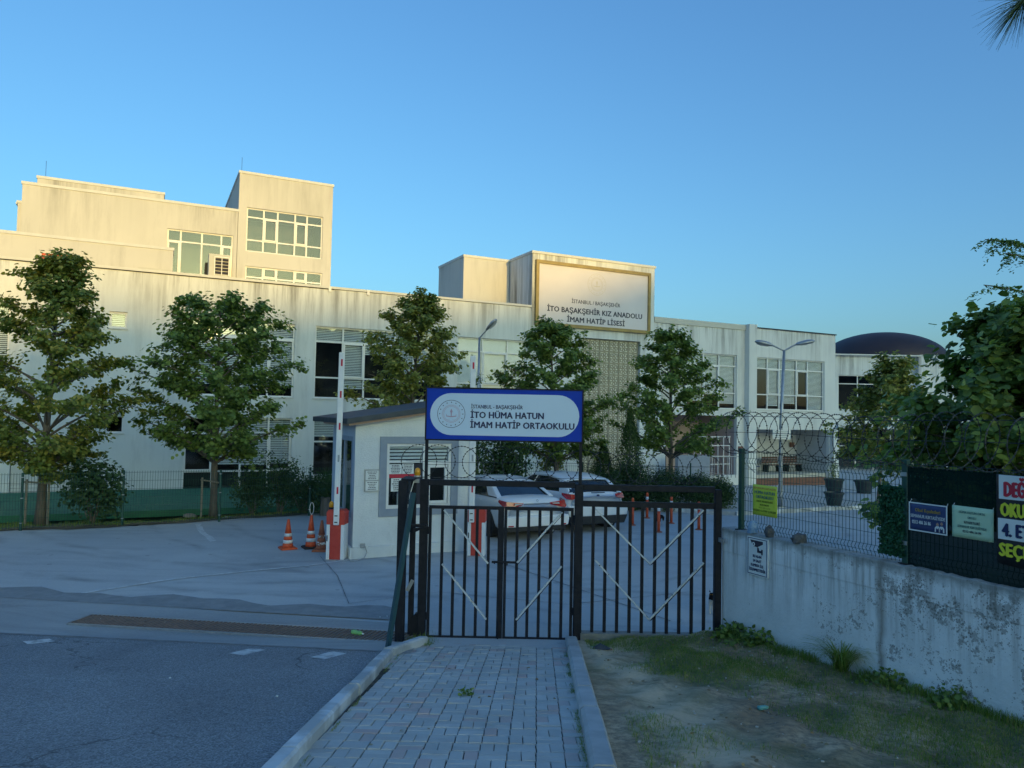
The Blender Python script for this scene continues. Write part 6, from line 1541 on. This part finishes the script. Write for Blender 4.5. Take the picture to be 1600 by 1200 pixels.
for _ in range(90000):
    Y = rr.uniform(3.0,10.5); s = rr.uniform(0.03,1); xl = .80+.04*(Y-5); xw = wallx(Y); X = xl+s*(xw-xl)
    path_bare = math.exp(-((s-(.16+.05*math.sin(Y*1.3)))/.17)**2)*(1.0 if Y < 9.6 else .2)
    d = .18 + .80*smooth(-.2,.55,vnoise(X,Y)) + .35*smooth(.80,1,s) + .30*smooth(9.7,10.4,Y) - .75*path_bare
    if rr.uniform() < d: pts.append((X, Y, zverge(X, Y)-.005))
blades('verge_grass', pts, .048, .005, L_GRASS, 5, lean=1.2)
pts = []
for _ in range(5200):
    s = rr.uniform(0,1)**.7; u = rr.uniform(.1,6.5); d = abs(rr.normal(0,.13)); X = WR[0]+u*.4415-d*.897; Y = WR[1]-u*.8973-d*.4415
    if math.sin(u*5.3)+math.sin(u*2.1+1) > -.7: pts.append((X, Y, zverge(X, Y)))
blades('wall_foot_grass', pts, .11, .006, L_GRASS, 6, lean=.8)
pts = [(-1.18+rr.normal(0,.09), 10.15+rr.normal(0,.16), -1.50) for _ in range(900)]
blades('gate_foot_grass', pts, .05, .004, L_GRASS, 7)
pts = []
for _ in range(1500):
    y = rr.uniform(4.2,10.2)
    if math.sin(y*3.1)+math.sin(y*7.7) > .1: pts.append((xL(y)+.175+abs(rr.normal(0,.012)), y, -.149*y))
for _ in range(2600):
    y = rr.uniform(4.2,10.3)
    if math.sin(y*2.3+1)+math.sin(y*6.1) > -.2: pts.append((.57+.045*(y-5.15)-abs(rr.normal(0,.02)), y, -.149*y))
blades('kerb_weeds', pts, .022, .003, L_GRASS, 8, lean=1.4)
pts = []
for _ in range(26000):
    X = rr.uniform(-24,-3.0); Y = edgeY(X)+rr.uniform(.12,4.2)
    if rr.uniform() < .45+.5*vnoise(X*1.3,Y): pts.append((X, Y, zsoil(X, Y)))
blades('dry_strip_grass', pts, .085, .010, L_GRASS, 9, lean=1.0)
def weed(label, u, d, n, L, w, seed, leafy=False):
    rng = random.Random(seed); X = WR[0]+u*.4415-d*.897; Y = WR[1]-u*.8973-d*.4415; t = thing('weed', label, 'weed', (X, Y, zverge(X, Y)), 0, 'weeds at the foot of the wall')
    if leafy:
        r2_ = np.random.default_rng(seed); P_ = np.stack([r2_.normal(0,.16,n), r2_.normal(0,.08,n), r2_.uniform(0,.16,n)],1); P_[:,2] *= np.exp(-(P_[:,0]/.25)**2)+.2
        leafcloud('leaves', P_, np.tile([0,-.3,1.],(n,1)), L, L_DARK, t, seed, jit=.7); return
    m = MB()
    for k in range(n):
        az = rng.uniform(0,2*PI); sp = rng.uniform(.5,1.5); d_ = Vector((math.cos(az),math.sin(az)*.7,0)); l = L*rng.uniform(.6,1.1); s_ = d_.cross(Vector((0,0,1))).normalized()*w
        p = bez(Vector((rng.gauss(0,.03),rng.gauss(0,.02),0)), Vector((0,0,l*.8))+d_*l*sp*.4, d_*l*sp+Vector((0,0,l*.35)), 4); b = len(m.v)
        for i, q in enumerate(p): f_ = 1-i/4.3; m.v += [tuple(q-s_*f_), tuple(q+s_*f_)]
        for i in range(4): m.f.append((b+2*i,b+2*i+1,b+2*i+3,b+2*i+2))
    m.build('blades', L_GRASS, t)
weed('arching tuft of long grass against the wall in its middle', 2.15, .16, 230, .58, .005, 1)
weed('leafy green weed nearest the gate post at the wall foot', .35, .10, 170, .06, 0, 2, True)
weed('leafy weed a step nearer than the one by the gate post', .85, .12, 150, .06, 0, 3, True)
weed('low leafy weed just right of the arching tuft', 2.75, .12, 120, .05, 0, 4, True)
weed('leafy weed at the wall foot near the right edge', 3.45, .12, 170, .05, 0, 5, True)
pw = thing('weed', 'single small weed sprouting between the pavers', 'weed', (-.37, 7.15, -1.062)); r2_ = np.random.default_rng(8)
leafcloud('leaves', np.stack([r2_.normal(0,.03,40), r2_.normal(0,.03,40), r2_.uniform(0,.05,40)],1), np.tile([0,0,1.],(40,1)), .03, L_DARK, pw, 8)
lt = MB()
for _ in range(150):
    Y = rr.uniform(3.2,10.4); s = rr.uniform(.03,.95); xl = .80+.04*(Y-5); X = xl+s*(wallx(Y)-xl); z = zverge(X,Y)+.006; e = rr.uniform(.005,.014)
    lt.mbox(e*2, e*1.3, e*.8, Matrix.Translation((X,Y,z)) @ Matrix.Rotation(rr.uniform(0,3),4,'Z'))
dl = []
for _ in range(420):
    Y = rr.uniform(3.2,10.4); s = rr.uniform(.03,.97)**.8; xl = .80+.04*(Y-5); X = xl+s*(wallx(Y)-xl); dl.append((X,Y,zverge(X,Y)+.008))
L_DRY = leafmat('dry_leaf', [(.16,.10,.05),(.26,.19,.09),(.36,.30,.16)], .1)
leafcloud('dry_leaves', np.array(dl), np.tile([0,0,1.],(len(dl),1)), .032, L_DRY, None, 77, 'stuff', jit=.35)
dl = [(rr.uniform(-1.3,.6), rr.uniform(4.4,10.4), 0) for _ in range(26)]; dl = [(x,y,-.149*y+.012) for x,y,_ in dl]
leafcloud('path_leaves', np.array(dl), np.tile([0,0,1.],(len(dl),1)), .028, L_DRY, None, 78, 'stuff', jit=.3)
lt.build('verge_pebbles', pmat('pebble', (.42,.40,.35), (.58,.56,.50), 20, .9, kind='World'), kind='stuff')
o = MB().tube([(0,0,0),(.07,.02,.0),(.10,.03,.0)], [.022,.022,.010], 8).build('bottle_cap', pmat('litter_teal', (.12,.36,.36), rough=.4), loc=(2.30,6.85,zverge(2.3,6.85)+.02), smooth=True); tag(o, 'small teal plastic scrap lying in the verge grass', 'litter')
bt_ = thing('plastic_bottle', 'crushed bright green plastic bottle lying on the drain grate', 'bottle', (-2.20, 10.60, -1.50), .7)
MB().lathe([(.02,0),(.034,.02),(.036,.07),(.028,.11),(.034,.15),(.012,.19)], 10).build('body', pmat('litter_green', (.22,.50,.16), rough=.35), bt_, smooth=True).rotation_euler = (PI/2,0,.4)
MB().lathe([(.013,0),(.013,.018)], 8, (0,0,.19)).build('cap', M_PAPER, bt_).rotation_euler = (PI/2,0,.4)
sh2 = MB(); sh2.add([(-.11,-.03,0),(-.02,-.06,0),(-.0,.05,.05),(-.09,.05,.0),(.12,-.04,.0),(.13,.0,.0)], [(0,1,2,3),(1,4,5,2)])
o = sh2.build('roof_tile_shard', M_ROOFB, loc=(1.22, 9.75, zverge(1.22,9.75)+.015)); md = o.modifiers.new('thick','SOLIDIFY'); md.thickness = .012; tag(o, 'dark broken shard lying beside the path kerb near the gate', 'shard')
def crumple(name, label, u, d, z, s, mat, seed, frame=None):
    r_ = random.Random(seed); m = MB(); m.lathe([(.02,0),(.5,.05),(.55,.5),(.4,.85),(.1,1)], 9); m.v = [((x+r_.uniform(-.08,.08))*s[0], (y+r_.uniform(-.08,.08))*s[1], max(0,z_+r_.uniform(-.08,.08))*s[2]) for x,y,z_ in m.v]
    X = WR[0]+u*.4415+d*.897; Y = WR[1]-u*.8973+d*.4415; tag(m.build(name, mat, loc=(X,Y,z)), label, 'litter')
M_BAGB = pmat('litter_blue', (.10,.24,.42), (.30,.42,.55), 30, .4); M_BAGG = pmat('litter_grey', (.05,.055,.065), (.09,.095,.10), 30, .5)
crumple('plastic_bag', 'crumpled pale blue plastic bag on top of the wall', .56, .03, .06, (.13,.10,.17), M_BAGB, 3)
crumple('plastic_bag', 'small dark grey crumpled bag beside the blue one on the wall', .86, .03, .06, (.11,.09,.15), M_BAGG, 4)
crumple('litter_wad', 'dark greenish wad of rubbish caught under the mesh fence', 1.36, .03, .06, (.18,.09,.13), M_BAGG, 5)
pe = MB()
for (x,y) in ((-5.0,10.95),(-1.95,11.45),(-1.85,11.5),(-6.0,11.05),(-2.1,6.9),(-3.4,7.6)): pe.mbox(.018,.014,.01, Matrix.Translation((x,y,max(-1.52,-.149*y+.02))) @ Matrix.Rotation(x,4,'Z'))
pe.build('road_crumbs', M_PAPER, kind='stuff')
